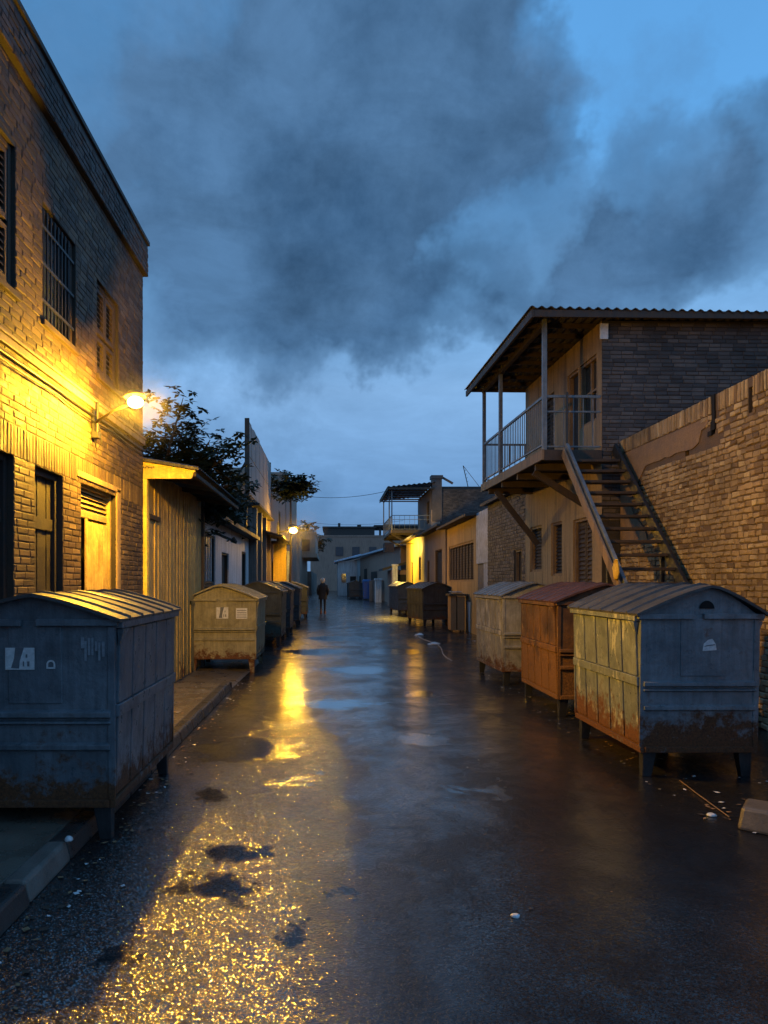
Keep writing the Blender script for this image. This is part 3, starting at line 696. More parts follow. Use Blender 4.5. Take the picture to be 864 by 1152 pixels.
# ------------------------------------------------------------------ dumpsters
def lid_profile(w, zt, zr, apex, n=12):
    pts = []
    for k in range(n+1):
        t = k/n; x = -w/2+w*t
        q = (t/apex) if t <= apex else (1-t)/(1-apex)
        pts.append((x, zt+(zr-zt)*(1-(1-q)**1.28)))
    return pts
def dumpster(label, loc, rz, w, l, zb, zt, zr, body, lid, legm, apex=.5, stick=(), short=None, group='steel dumpsters along the street', hole=False, det=True, lidover=.05, taper=.03):
    t = thing('dumpster', label, 'dumpster', loc, rz, group)
    hw = w/2; mb = MB(); tp = taper
    B = [(-hw+tp,tp,zb),(hw-tp,tp,zb),(hw-tp,l-tp,zb),(-hw+tp,l-tp,zb),(-hw,0,zt),(hw,0,zt),(hw,l,zt),(-hw,l,zt)]
    mb.hexa(B)
    H = zt-zb
    def fr(z): return tp*(1-(z-zb)/H)          # inset at height z
    # front and rear: centre strip, ridges, side angles
    for sgn, y0 in ((-1, 0), (1, l)):
        yy = lambda z, d: (fr(z) - d) if sgn < 0 else (l - fr(z) + d)
        for (za, zbb, dd) in ((zb+.44*H, zb+.475*H, .022), (zb+.475*H, zb+.53*H, .030), (zb+.30*H, zb+.355*H, .022), (zb, zb+.045*H, .018)):
            xa = hw-fr(za)-.012
            ch = .016 if dd > .02 else .004; zl, zh = za+ch, zbb-ch
            if zh <= zl: zl, zh = za+.4*(zbb-za), za+.6*(zbb-za)
            i = mb.add([(sx_*xa, yy(z_, d_), z_) for z_, d_ in ((za,-.01),(zl,dd*1.25),(zh,dd*1.25),(zbb,-.01)) for sx_ in (-1,1)])
            for q_ in ((0,1,3,2),(2,3,5,4),(4,5,7,6),(0,2,4,6),(1,7,5,3)): mb.face([i+k_ for k_ in (q_ if sgn < 0 else q_[::-1])])
        for x0, x1, z0, z1, dd in ((-.16*w,.17*w,zb+.56*H,zt-.03,.008),(-hw+.005,-hw+.05,zb+.05,zt-.03,.010),(hw-.05,hw-.005,zb+.05,zt-.03,.010)):
            mb.hexa([(x0,yy(z0,-.01),z0),(x1,yy(z0,-.01),z0),(x1,yy(z0,dd),z0),(x0,yy(z0,dd),z0),(x0,yy(z1,-.01),z1),(x1,yy(z1,-.01),z1),(x1,yy(z1,dd),z1),(x0,yy(z1,dd),z1)])
    # long sides: panels between grooves, band, bottom rail
    np_ = 5
    for sg in (-1, 1):
        X = lambda z, d: sg*(hw-fr(z)+d)
        def slab(y0, y1, z0, z1, d):
            p = [(X(z0,-.01),y0,z0),(X(z0,d),y0,z0),(X(z0,d),y1,z0),(X(z0,-.01),y1,z0),(X(z1,-.01),y0,z1),(X(z1,d),y0,z1),(X(z1,d),y1,z1),(X(z1,-.01),y1,z1)]
            mb.hexa(p)
        for k in range(np_):
            y0 = .05+(l-.10)*k/np_+.014; y1 = .05+(l-.10)*(k+1)/np_-.014
            slab(y0, y1, zb+.06*H, zb+.48*H, .016); slab(y0, y1, zb+.555*H, zt-.05*H, .016)
        slab(.03, l-.03, zb+.485*H, zb+.55*H, .030); slab(.02, l-.02, zb, zb+.045*H, .024)
    # gable plates under the lid
    pr = lid_profile(w, zt, zr, apex)
    for y0, y1 in ((.015,.03),(l-.03,l-.015)):
        a = [(x,y0,z-.004) for x, z in pr]; b = [(x,y1,z-.004) for x, z in pr]
        i = mb.add(a); j = mb.add(b); n = len(pr)
        mb.face(range(i,i+n)); mb.face(reversed(range(j,j+n)))
        for k in range(n-1): mb.face((i+k,j+k,j+k+1,i+k+1))
    bo = mb.build('body', body, t, world=False, bevel=.006 if det else 0)
    # rim
    mb = MB()
    for y0, y1 in ((-.035,.012),(l-.012,l+.035)):
        mb.box(-hw-.02, y0, zt-.03, -.07*w, y1, zt+.012); mb.box(.02*w, y0, zt-.028, hw+.02, y1, zt+.014)
    for sg in (-1, 1): mb.box(sg*(hw-.008), .014, zt-.045, sg*(hw+.04), l-.014, zt+.004)
    for sg in (-1, 1):   # lifting lugs
        p = [(sg*(hw+.001),.03,zt-.05),(sg*(hw+.045),.03,zt-.05),(sg*(hw+.045),.16,zt-.05),(sg*(hw+.001),.16,zt-.05)]
        mb.hexa([(sg*(hw+.001),.05,zt-.15),(sg*(hw+.012),.05,zt-.15),(sg*(hw+.012),.09,zt-.15),(sg*(hw+.001),.09,zt-.15)]+p)
    mb.build('rim', body, t, world=False, bevel=.004 if det else 0)
    # lid with seams
    mb = MB(); lw = w+2*lidover; pr = lid_profile(lw, zt+.015, zr, apex, 16); n = len(pr)
    seams = [l*(k+.5)/5.5 for k in range(6)]
    st = [(-.06,0),]
    for s in seams:
        st += [(s-.016,0),(s-.010,.016),(s+.010,.016),(s+.016,0)]
    st += [(l+.06,0)]
    rows = []
    sagr = [rnd.uniform(-.006,.006) for _ in st]
    for (yy, up), sg in zip(st, sagr): rows.append(mb.add([(x,yy,z+up+(sg if 0 < k < n-1 else 0)*math.sin(PI*k/(n-1))) for k, (x, z) in enumerate(pr)]))
    for a, b in zip(rows, rows[1:]):
        for k in range(n-1): mb.face((a+k,a+k+1,b+k+1,b+k))
    lo = mb.build('lid', lid, t, world=False, smooth=False)
    s = lo.modifiers.new('thick', 'SOLIDIFY'); s.thickness = .022; s.offset = -1
    # legs
    for k, (sx, sy) in enumerate(((-1,0),(1,0),(-1,1),(1,1))):
        mb = MB(); x1 = sx*(hw-tp-.01); x0 = x1-sx*.11; ya = tp+.01 if not sy else l-tp-.10; g = short or 0
        z0 = g if (short and sx < 0) else 0.
        xm = x1-sx*.075
        mb.hexa([(min(xm,x1),ya+.015,z0),(max(xm,x1),ya+.015,z0),(max(xm,x1),ya+.075,z0),(min(xm,x1),ya+.075,z0),
                 (min(x0,x1),ya,zb+.004),(max(x0,x1),ya,zb+.004),(max(x0,x1),ya+.09,zb+.004),(min(x0,x1),ya+.09,zb+.004)])
        mb.build('leg', legm, t, world=False, bevel=.004 if det else 0)
    if hole:
        mb = MB(); n = 14; cx, cz, r = (.06*w, zt+.055, .062)
        mb.poly([(cx+r*math.cos(PI*k/n), .006, cz+r*1.05*math.sin(PI*k/n)) for k in range(n+1)][::-1])
        mb.build('hand_hole', M['black'], t, world=False)
    for kind, x, z, sw, shh in stick:
        y0 = fr(z) - .0125
        mb = MB()
        def q(xa, za, xb, zb_, d, m): mb.quad((xa,y0-d,za),(xb,y0-d,za),(xb,y0-d,zb_),(xa,y0-d,zb_), m)
        if kind == 'label':        # white notice with grey pictogram
            q(x-sw/2,z-shh/2,x+sw/2,z+shh/2,0,0)
            mb.poly([(x-.30*sw,y0-.0012,z-.42*shh),(x-.02*sw,y0-.0012,z-.45*shh),(x+.0*sw,y0-.0012,z-.1*shh),(x+.14*sw,y0-.0012,z+.5*shh),(x-.16*sw,y0-.0012,z+.5*shh),(x-.2*sw,y0-.0012,z)],1)
            q(x+.1*sw,z-.35*shh,x+.15*sw,z-.12*shh,.0012,1); q(x+.25*sw,z-.35*shh,x+.33*sw,z-.12*shh,.0012,1); q(x+.2*sw,z+.05*shh,x+.26*sw,z+.2*shh,.0012,1)
        elif kind == 'lines':
            q(x-sw/2,z-shh/2,x+sw/2,z+shh/2,0,0)
            for k in range(4): q(x-.42*sw,z-.36*shh+.2*shh*k,x+.42*sw,z-.30*shh+.2*shh*k,.0012,1)
        elif kind == 'D':
            n = 10; ro, ri = sw*.5, sw*.30
            out = [(x-ro,z-.45*shh)] + [(x-ro, z)] + [(x-ro*math.cos(PI*k/n), z+ro*math.sin(PI*k/n)) for k in range(1,n)] + [(x+ro, z), (x+ro,z-.45*shh)]
            inn = [(x-ri,z-.28*shh)] + [(x-ri, z)] + [(x-ri*math.cos(PI*k/n), z+ri*math.sin(PI*k/n)) for k in range(1,n)] + [(x+ri, z), (x+ri,z-.28*shh)]
            i = mb.add([(a,y0,b) for a, b in out]); j = mb.add([(a,y0,b) for a, b in inn]); n2 = len(out)
            for k in range(n2): mb.face((i+k, i+(k+1)%n2, j+(k+1)%n2, j+k), 0)
        elif kind == 'torn':
            pts = [(-.5,-.5),(.5,-.42),(.42,.1),(.2,.5),(-.1,.42),(-.42,.1)]
            mb.poly([(x+a*sw,y0,z+b*shh) for a, b in pts],0); mb.poly([(x-.45*sw,y0-.0012,z-.16*shh),(x+.40*sw,y0-.0012,z-.02*shh),(x+.38*sw,y0-.0012,z+.06*shh),(x-.2*sw,y0-.0012,z-.02*shh)],1)
        elif kind == 'ghost':
            for k in range(7):
                xa = x-sw/2+sw*k/7; q(xa, z+rnd.uniform(-.5,.2)*shh, xa+sw/7*rnd.uniform(.5,1), z+shh*rnd.uniform(.3,.55), 0, 0)
        elif kind == 'handle':
            q(x-sw/2,z-shh/2,x+sw/2,z+shh/2,0,1)
        mb.build('sticker', [M['paper'] if kind != 'ghost' else M['ghost'], M['ink']], t, world=False)
    # small side marks on the street side
    return t
M['ghost'] = surf('half scraped paper', (.20,.22,.25), (.32,.35,.38), 20, bs=70, bd=0)
M['d_blue'] = paint('slate blue bin paint', (.095,.118,.142), (.175,.205,.23), .60, .30, (.25,.62), seed=1)
M['d_blue2'] = paint('pale slate bin paint', (.13,.158,.185), (.22,.25,.275), .62, .30, (.25,.68), scrape=(.42,.43,.40), seed=2)
M['d_olive'] = paint('dirty cream bin paint', (.26,.24,.15), (.34,.31,.20), .5, .42, (.25,.60), seed=3)
M['d_rust'] = paint('rust brown bin paint', (.055,.027,.014), (.20,.098,.034), .75, .5, (.25,1.3), scrape=(.34,.20,.08), seed=4, rcol=((.06,.026,.008),(.27,.125,.032)))
M['d_grey'] = paint('pale grey bin paint', (.24,.24,.22), (.33,.32,.29), .45, .4, (.25,.7), scrape=(.5,.48,.43), seed=5)
M['d_dark'] = paint('charcoal bin paint', (.035,.04,.045), (.06,.066,.07), .35, .38, (.25,.6), seed=6)
M['d_green'] = paint('dull green bin paint', (.05,.06,.05), (.085,.095,.075), .4, .4, (.25,.6), seed=8)
M['d_navy'] = paint('navy bin paint', (.06,.085,.13), (.09,.12,.17), .3, .38, (.25,.6), seed=9)
M['lid_dark'] = paint('dark grey lid', (.055,.056,.058), (.095,.094,.092), .3, .33, (-5,-4), seed=10)
M['lid_rust'] = paint('rusted red lid', (.055,.024,.018), (.12,.05,.030), .55, .45, (-5,-4), seed=11)
M['lid_grey'] = paint('mid grey lid', (.13,.13,.125), (.2,.2,.19), .3, .35, (-5,-4), seed=12)
M['lid_olive'] = paint('cream lid', (.28,.25,.15), (.36,.32,.2), .35, .4, (-5,-4), seed=13)
LEG = M['steeldark']
# left row
dumpster('slate blue dumpster with a white letter D and notices, filling the corner by the kerb', (-1.83,4.55,0), 0, 1.0, 1.72, .205, 1.36, 1.53, M['d_blue'], M['lid_dark'], LEG, .5,
         [('label',-.085,1.13,.18,.135),('D',.105,1.095,.055,.06),('ghost',.365,1.17,.15,.17)], short=.112)
dumpster('dirty cream dumpster with two white notices, standing on the driveway past the kerb', (-1.92,13.0,.0), 0, 1.2, 1.7, .24, 1.30, 1.56, M['d_olive'], M['lid_olive'], M['d_olive'], .47,
         [('label',.0,1.06,.21,.20),('lines',.34,1.05,.20,.19)])
left = [((-1.86,18.6,0),1.35,M['d_green'],M['lid_dark'],'dull green dumpster directly behind the cream one'),((-1.83,22.0,0),1.35,M['d_dark'],M['lid_dark'],'third dark dumpster in the row behind the cream one'),
        ((-1.78,26.4,0),1.4,M['d_dark'],M['lid_grey'],'charcoal dumpster with a grey lid, just before the distant lamp'),((-1.72,32.0,0),1.45,M['d_green'],M['lid_olive'],'farthest dumpster of the kerbside row, its pale lid under the distant lamp')]
for loc, w, bm_, lm_, lab in left:
    dumpster(lab, loc, 0, w-.15, 1.9, .22, 1.36, 1.62, bm_, lm_, LEG, .5, det=False)
# right row
dumpster('pale slate dumpster with torn white sticker, biggest bin below the brick wall', (3.0,6.02,0), 0, .98, 1.66, .205, 1.33, 1.585, M['d_blue2'], M['lid_dark'], LEG, .58,
         [('torn',.075,1.09,.115,.10)], hole=True, taper=.035)
dumpster('rust brown dumpster with a red corrugated lid between two grey bins', (3.17,8.72,0), 0, 1.02, 1.68, .21, 1.36, 1.59, M['d_rust'], M['lid_rust'], LEG, .56, taper=.03)
dumpster('scuffed pale grey dumpster just past the rusty one', (3.14,11.42,0), R(1.5), 1.02, 1.8, .21, 1.38, 1.60, M['d_grey'], M['lid_grey'], LEG, .5)
dumpster('charcoal dumpster set askew past the wooden cabinet', (3.90,27.2,0), R(12), 1.12, 1.9, .22, 1.36, 1.60, M['d_dark'], M['lid_dark'], LEG, .5, det=False)
dumpster('navy dumpster with a cream side, farthest one below the yellow wall', (3.72,36.2,0), R(8), .95, 2.0, .22, 1.40, 1.62, M['d_navy'], M['lid_dark'], LEG, .5, det=False)

# ------------------------------------------------------------------ RIGHT: brick wall
RX = 4.7
PW = lambda u, v, d: (RX-d, u, v)
t = thing('brick_wall', 'high crumbling buff brick wall with a soldier course, beside the steel stairs', 'wall', (RX, 8.5, 0))
mb = MB(); rnd.seed(3)
holes = [(8.25,3.50,8.33,3.79), (9.06,3.42,9.13,3.60), (9.72,3.27,9.83,3.35)]
def sk(u, v):
    if u > 9.15+.25*math.sin(v*9) and 3.28-.0*u < v < 3.66: return True
    if u > 11.2+.35*math.sin(v*5) and v > 2.2 : return v < 3.66
    if 9.02 < u < 9.14 and v > 3.4: return True
    return rnd.random() < .012
holed_wall(mb, 3.2, 12.0, 0, 3.90, PW, holes, .12)
bricks(mb, 3.2, 12.0, 0, 3.90, PW, L=.135, H=.068, gap=.012, dep=.015, holes=holes, soldier=[(3.67,3.90)], skip=sk, jit=.010, vary=.28)
mb.quad((RX,3.2,3.905),(RX+.3,3.2,3.905),(RX+.3,12,3.905),(RX,12,3.905)); mb.quad((RX,3.2,0),(RX+.3,3.2,0),(RX+.3,3.2,3.905),(RX,3.2,3.905)); mb.quad((RX+.3,3.2,0),(RX+.3,12,0),(RX+.3,12,3.905),(RX+.3,3.2,3.905))
mb.build('brickwork', [M['mortarR'], M['brickR']], t)
mb = MB()
pts = [(11.98,3.655)]; 
top = [(12.0-.0*k, 3.66) for k in (0,)]
poly = [(12.0,3.66),(9.16,3.655)] + [(9.16+.02*math.sin(k*2.1)+k*.05, 3.60-.02*k+.01*math.sin(k*3.3)) for k in range(1,5)]
x = 9.45
while x < 11.2: poly.append((x, 3.36-.02*(x-9.4)+rnd.uniform(-.025,.025))); x += .16
z = 3.2
while z > 2.2: poly.append((11.28+.3*math.sin(z*5)+rnd.uniform(-.04,.04), z)); z -= .14
poly.append((12.0, 2.2))
i = mb.add([PW(u,v,.014) for u, v in poly]); j = mb.add([PW(u,v,-.01) for u, v in poly]); n = len(poly)
mb.face(range(i,i+n)); 
for k in range(n): mb.face((i+k,j+k,j+(k+1)%n,i+(k+1)%n))
mb.build('cement_patch', M['renderpatch'], t)
mb = MB()
for h in holes: pbox(mb, PW, h[0], h[1], -.125, h[2], h[3], -.115)
cr = [(9.11,3.905),(9.06,3.80),(9.10,3.70),(9.05,3.58),(9.13,3.47),(9.20,3.41)]
for (a, b), (c, d) in zip(cr, cr[1:]): pbox(mb, PW, min(a,c)-.012, min(b,d), -.01, max(a,c)+.010, max(b,d), .0195)
mb.build('crack', M['black'], t)

# ------------------------------------------------------------------ RIGHT: balcony house
def balcony_house(label, loc, rz, D, W, H2, mats, det=True):
    """local: u=x from balcony edge, v=y away. D: dict of dims"""
    t = thing('balcony_house', label, 'house', loc, rz)
    wx, L, zf, zr_ = D['wx'], D['L'], D['zf'], D['zr']
    PF = lambda u, v, d: (wx-d, u, v)
    mb = MB(); up, lo = D['up'], D['lo']
    holed_wall(mb, .0, L, zf, zr_, PF, up, .14); mb.build('upper_wall', mats['up'], t, world=False)
    mb = MB(); holed_wall(mb, .0, L, 0, zf-.155, PF, lo, .14); mb.build('lower_wall', mats['lo'], t, world=False)
    mb = MB(); PSd = lambda u, v, d: (u, .0-d, v)
    holed_wall(mb, wx, W, 0, zr_, PSd, (), .1)
    bricks(mb, wx+.002, min(W, wx+D.get('bw',3.2)), D.get('bz',2.2), zr_-.02, PSd, L=.20, H=.066, gap=.010, dep=.010, vary=.06)
    mb.quad((W,0,0),(W,L,0),(W,L,zr_),(W,0,zr_)); mb.quad((wx,L,0),(W,L,0),(W,L,zr_),(wx,L,zr_))
    mb.build('side_wall', [M['mortarD'], M['brickD']], t, world=False)
    # slab
    mb = MB(); mb.box(.02,.0,zf-.14,wx-.004,L,zf); mb.build('balcony_floor', M['woodblack'], t, world=False)
    mb = MB(); mb.box(-.02,-.02,zf-.16,.018,L+.02,zf+.005); mb.build('fascia_board', M['woodlight'], t, world=False)
    mb = MB(); mb.box(.02,-.03,zf-.17,wx-.006,-.003,zf-.0); 
    for k in range(4): 
        yy = .5+ (L-1)*k/3; m2 = MB(); m2.box(.03,yy-.04,zf-.26,wx-.004,yy+.04,zf-.145); m2.build('floor_beam', M['wood'], t, world=False)
    mb.build('edge_beam', M['wood'], t, world=False)
    for v in D['posts']:
        mb = MB(); mb.box(.005,v,zf-.005,.075,v+.07,zr_+.02); mb.build('post', M['steel'], t, world=False, bevel=.004)
    mb = MB(); zt = zf+.88
    mb.box(.02,.07,zt-.02,.06,L,zt+.02); mb.box(.025,.07,zf+.09,.055,L,zf+.115)
    v = .14
    while v < L: mb.tube([(.04,v,zf+.10),(.04,v,zt-.01)], .009, 6); v += .115 if det else .3
    mb.box(.03,L-.045,zt-.02,wx-.01,L-.01,zt+.02); mb.box(.03,L-.04,zf+.09,wx-.01,L-.015,zf+.115)
    u = .15
    while u < wx: mb.tube([(u,L-.03,zf+.1),(u,L-.03,zt-.01)], .009, 6); u += .115 if det else .3
    mb.build('railing', M['steel'], t, world=False)
    mb = MB(); mb.box(.075,.02,zt-.02,wx-.005,.055,zt+.02); mb.box(.075,.022,zf+.62,wx-.005,.05,zf+.645); mb.box(.075,.022,zf+.05,wx-.005,.05,zf+.075)
    u = .2
    while u < wx-.05: mb.tube([(u,.036,zf+.06),(u,.036,zt)], .009, 6); u += .16 if det else .3
    mb.build('end_railing', M['steel'], t, world=False)
    # roof
    mb = MB(); x0, x1, y0, y1 = D['roof']; PRf = lambda u, v, d: (u, v, zr_+.10-(u-x0)*D.get('rs',.012)+d)
    corrugated(mb, x0, x1, y0, y1, PRf, .15 if det else .3, .020 if det else .03, seg=5)
    ro = mb.build('roof', M['roofsheet'], t, world=False); so = ro.modifiers.new('t','SOLIDIFY'); so.thickness = .012
    mb = MB(); v = y0+.12
    while v < y1: mb.box(x0+.05, v, zr_+.01-.02, x1-.05, v+.05, zr_+.065); v += .52 if det else 1.2
    rr = mb.build('purlins', M['wood'], t, world=False)
    mb = MB(); mb.box(x0+.03,y0+.02,zr_-.06,x0+.07,y1-.02,zr_+.06); mb.box(x0+.075,y0+.02,zr_-.05,x1-.05,y0+.06,zr_+.06); mb.box(.0,.09,zr_-.09,.075,L,zr_-.025); mb.build('roof_beam', M['wood'], t, world=False)
    for p, q in D['braces']:
        mb = MB(); mb.beam(p, q, .085, .11); mb.build('brace', M['wood'], t, world=False, bevel=.004)
    for h, kind, fr, fi in D['open']: 
        # build in local coords
        t['_l'], t['_r'] = (0,0,0), 0
        opening(t, PF, h, kind, fr, fi)
        t['_l'], t['_r'] = loc, rz
    return t, PF
A = dict(wx=.97, L=4.3, zf=3.75, zr=5.86, bw=3.4, bz=2.6, posts=(.0,2.80,4.22), roof=(-.30,5.2,-.32,4.75),
         up=[(.22,4.30,1.0,5.40),(1.06,3.76,1.62,5.40),(2.35,3.76,3.15,5.32)],
         lo=[(.42,.02,1.32,2.72),(1.92,1.72,2.55,2.76),(3.15,1.82,3.95,2.78)],
         braces=[((.08,3.35,3.50),(.93,3.28,2.38)),((.08,.75,3.50),(.93,.70,2.95))],
         open=[((.22,4.30,1.0,5.40),'pane',M['woodlight'],M['glass']),((1.06,3.76,1.62,5.40),'door',M['woodlight'],M['woodblack']),((2.35,3.76,3.15,5.32),'leafdoor',M['wood'],M['woodblack']),
               ((.42,.02,1.32,2.72),'leafdoor',M['woodlight'],M['wood']),((1.92,1.72,2.55,2.76),'louvre',M['woodlight'],M['woodblack']),((3.15,1.82,3.95,2.78),'louvre',M['woodlight'],M['woodblack'])])
hA, PFA = balcony_house('two-storey brick house with a railed timber balcony under a corrugated roof', (3.43,12.02,0), R(1.5), A, 6.2, 0, dict(up=M['render'], lo=M['render']))
mb = MB(); mb.box(.93,-.045,5.55,1.06,-.012,5.80); mb.build('meter_box', M['whiteplastic'], hA, world=False)
B2 = dict(wx=2.4, L=7, zf=4.7, zr=7.15, bw=9.5, bz=3.0, posts=(.0,2.0,6.9), roof=(-.25,2.6,-.3,7.4), rs=-.1,
         up=[(1.0,5.2,2.2,6.6)], lo=[(1,.02,2,2.5)], braces=[((.1,.6,4.5),(2.3,.6,3.2)),((.1,5.0,4.5),(2.3,5.0,3.2))],
         open=[((1.0,5.2,2.2,6.6),'pane',M['wood'],M['glass'])])
hB, _ = balcony_house('distant brick house with a small roofed balcony and chimney', (3.55,44.0,0), 0, B2, 13.5, 0, dict(up=M['greyrender'], lo=M['greyrender']), det=False)
mb = MB(); mb.box(2.42,.2,7.15,13.5,7,7.32); mb.build('flat_roof', M['roofdark'], hB, world=False)
mb = MB(); mb.box(2.42,-.12,5.2,3.0,.5,7.75); mb.box(2.36,-.18,7.75,3.06,.56,7.95); mb.beam((3.0,.2,7.9),(3.7,.2,7.5),.12,.12); mb.build('chimney', M['brickD'], hB, world=False)
mb = MB(); mb.box(2.36,-.1,4.3,2.9,-.02,5.9); mb.build('pale_patch', M['tan'], hB, world=False)

# stairs
t = thing('staircase', 'steep open steel staircase rising behind the bins to the balcony', 'stairs', (4.2, 8.0, 0))
y0, y1, z1 = 8.02, 11.98, 3.72
for sx, nm, mt, w in ((3.80,'stringer','steel',.045),(4.58,'stringer','steeldark',.045)):
    mb = MB(); mb.beam((sx,y0,.06),(sx,y1,z1+.06), w, .17); mb.build(nm, M[mt], t, bevel=.004)
mb = MB(); mb.beam((3.735,y0-.02,.02),(3.735,y1-.05,z1-.02), .03, .14); mb.build('side_board', M['woodlight'], t, bevel=.004)
n = 19
for k in range(1, n):
    f = k/n; yy = y0+(y1-y0)*f; zz = .03+(z1-.03)*f
    mb = MB(); mb.box(3.825, yy-.10, zz-.022, 4.555, yy+.12, zz+.018); mb.build('tread', M['wood'], t, bevel=.004)
mb = MB(); mb.tube([(3.80,y1-.05,z1+.12),(3.80,y1-.05,z1+.95)],.02,8); mb.beam((3.82,10.2,0),(3.82,10.2,2.0),.05,.05); mb.beam((4.56,10.2,0),(4.56,10.2,2.0),.05,.05); mb.build('support', M['steeldark'], t)
mb = MB(); rr = random.Random(5)
c = Vector((3.70,9.62,1.76)); ns, nr = 10, 6; rows = []
for r_ in range(nr):
    z = .13-.26*r_/(nr-1); rad = .05+.03*math.sin(PI*r_/(nr-1))
    rows.append(mb.add([c+Vector((.4*rad*math.cos(6.283*k/ns)*rr.uniform(.7,1.2), rad*math.sin(6.283*k/ns)*rr.uniform(.8,1.3), z+rr.uniform(-.015,.015))) for k in range(ns)]))
for a, b in zip(rows, rows[1:]):
    for k in range(ns): mb.face((a+k,a+(k+1)%ns,b+(k+1)%ns,b+k))
mb.face([rows[0]+k for k in range(ns)]); mb.face([rows[-1]+k for k in range(ns)])
tag(recenter(mb.build('rag', M['cloth'], smooth=True), tuple(c)), 'crumpled yellow rag hanging from the stair side board', 'rag')

# ------------------------------------------------------------------ RIGHT: lower row
t = thing('brick_shed', 'grey brick lean-to with a narrow door between house and blue metal gate', 'shed', (5.5, 18.4, 0))
P = house_box(t, 4.3, 16.35, 7.5, 20.35, 3.70, M['mortarD'], [(16.7,.02,17.4,2.35)], .15, M['roofdark'], '-X', brk=M['brickD'], over=.2, slope=.12)
opening(t, P, (16.7,.02,17.4,2.35), 'door', M['woodlight'], M['woodblack'])
t = thing('metal_gate', 'pale blue sheet metal gate with a darker door beneath a tall panel', 'gate', (4.4, 21.3, 0))
mb = MB(); mb.box(4.34,20.4,2.15,4.40,22.2,3.66); mb.build('upper_panel', M['bluesheet'], t)
mb = MB(); mb.box(4.36,20.4,0,4.41,21.2,2.14); mb.build('side_panel', M['bluesheet'], t)
mb = MB(); mb.box(4.40,21.24,.03,4.45,22.2,2.12); mb.build('door', M['d_navy'], t)
t = thing('ochre_house', 'brown plastered house with one long barred window', 'house', (5.5, 25, 0))
hs = [(22.9,1.62,27.7,2.92)]
P = house_box(t, 4.4, 22.25, 8, 28.2, 3.62, M['render'], hs, .15, M['roofdark'], '-X', over=.4, slope=.1)
opening(t, P, hs[0], 'lattice', M['woodlight'], M['wood'], .07)
t = thing('shutter_house', 'grey-brown house with a tall closed shutter between ochre house and yellow wall', 'house', (5.5, 32, 0))
hs = [(29.4,.9,31.6,2.95),(33.4,1.5,34.2,2.6)]
P = house_box(t, 4.42, 28.22, 8, 35.3, 3.78, M['greyrender'], hs, .15, M['roofdark'], '-X', over=.42, slope=.1)
opening(t, P, hs[0], 'louvre', M['wood'], M['woodblack']); opening(t, P, hs[1], 'pane', M['wood'], M['glass'])
mb = MB(); mb.box(4.36,28.3,0,4.42,29.2,3.7); mb.build('pilaster', M['greyrender'], t)
t = thing('yellow_house', 'bright yellow lit house wall with two small windows beyond the charcoal bin', 'house', (5.5, 39, 0))
hs = [(36.6,1.7,37.5,2.9),(40.2,.9,41.0,2.7)]
P = house_box(t, 4.42, 35.32, 8, 43.8, 3.92, M['yellow'], hs, .15, M['roofdark'], '-X', over=.42, slope=.1)
for h in hs: opening(t, P, h, 'pane', M['wood'], M['glass'])

t = thing('added_wall_light', 'added shielded light on an arm, put there to light the bright yellow house', 'lamp', (4.41,39.6,3.6))  # unseen source, added to account for the lit yellow wall
mb = MB(); mb.box(2.95,39.57,3.64,4.41,39.63,3.68); mb.build('arm', M['iron'], t)
mb = MB(); mb.box(2.80,39.0,3.20,2.82,40.2,3.67); mb.box(2.82,39.0,3.20,3.3,39.02,3.67); mb.box(2.80,39.0,3.67,3.3,40.2,3.69); mb.build('shade', M['iron'], t)  # invented shade, shaped to keep the added lamp's glare off the road
mb = MB(); mb.tube([(3.05,39.6,3.66),(3.05,39.6,3.60),(3.05,39.6,3.54)], [.05,.065,.03], 10); mb.build('bulb', M['bulb'], t, smooth=True)
L = bpy.data.lights.new('lamp_light', 'POINT'); L.energy = 900; L.color = (1,.62,.10); L.shadow_soft_size = .06
lo = bpy.data.objects.new('lamp_light', L); COL.objects.link(lo); lo.parent = t; lo.location = (-1.32,0,-.17)
# antenna
t = thing('antenna', 'thin bent aerial mast on the roof behind the balcony house', 'antenna', (7.4,44.4,7.32))
mb = MB(); mb.tube([(8.2,44.4,7.3),(7.9,44.4,8.6)],.025,6); mb.tube([(8.9,44.4,7.3),(7.9,44.4,8.6)],.015,6); mb.build('mast', M['iron'], t)
mb = MB()
for k in range(4): mb.tube([(8.0+.05*k,44.1,8.3-.22*k),(8.1+.05*k,44.9,8.35-.22*k)],.012,5)
mb.build('rods', M['iron'], t)

# ------------------------------------------------------------------ far end of the street
t = thing('long_shed', 'long low shed with a pale blue sloping roof and a white end wall', 'shed', (5.2, 72, 0))
a, b = Vector((4.9,53,0)), Vector((1.7,112,0)); n_ = Vector((-(b-a).y,(b-a).x,0)).normalized()*-1   # away from street
w1 = a+(b-a)*.52
mb = MB(); 
for p, q, m in ((a,w1,0),(w1,b,1)):
    mb.quad(p,q,q+Vector((0,0,4.3)),p+Vector((0,0,4.3)),m)
    mb.quad(p+n_*.05,p+n_*5,p+n_*5+Vector((0,0,4.3)),p+n_*.05+Vector((0,0,4.3)),m)
mb.build('wall', [M['brownwall'], M['white']], t)
mb = MB(); e = -n_*.5; up = Vector((0,0,1.0))
za, zb_ = Vector((0,0,4.1)), Vector((0,0,4.7))
i0 = a-(b-a).normalized()*1.0
mb.hexa([i0+e+za,b+e+zb_,b+n_*5+zb_+up,i0+n_*5+za+up,i0+e+za+Vector((0,0,.15)),b+e+zb_+Vector((0,0,.15)),b+n_*5+zb_+up+Vector((0,0,.15)),i0+n_*5+za+up+Vector((0,0,.15))])
mb.build('roof', M['roofblue'], t)
mb = MB(); d_ = (b-a).normalized()
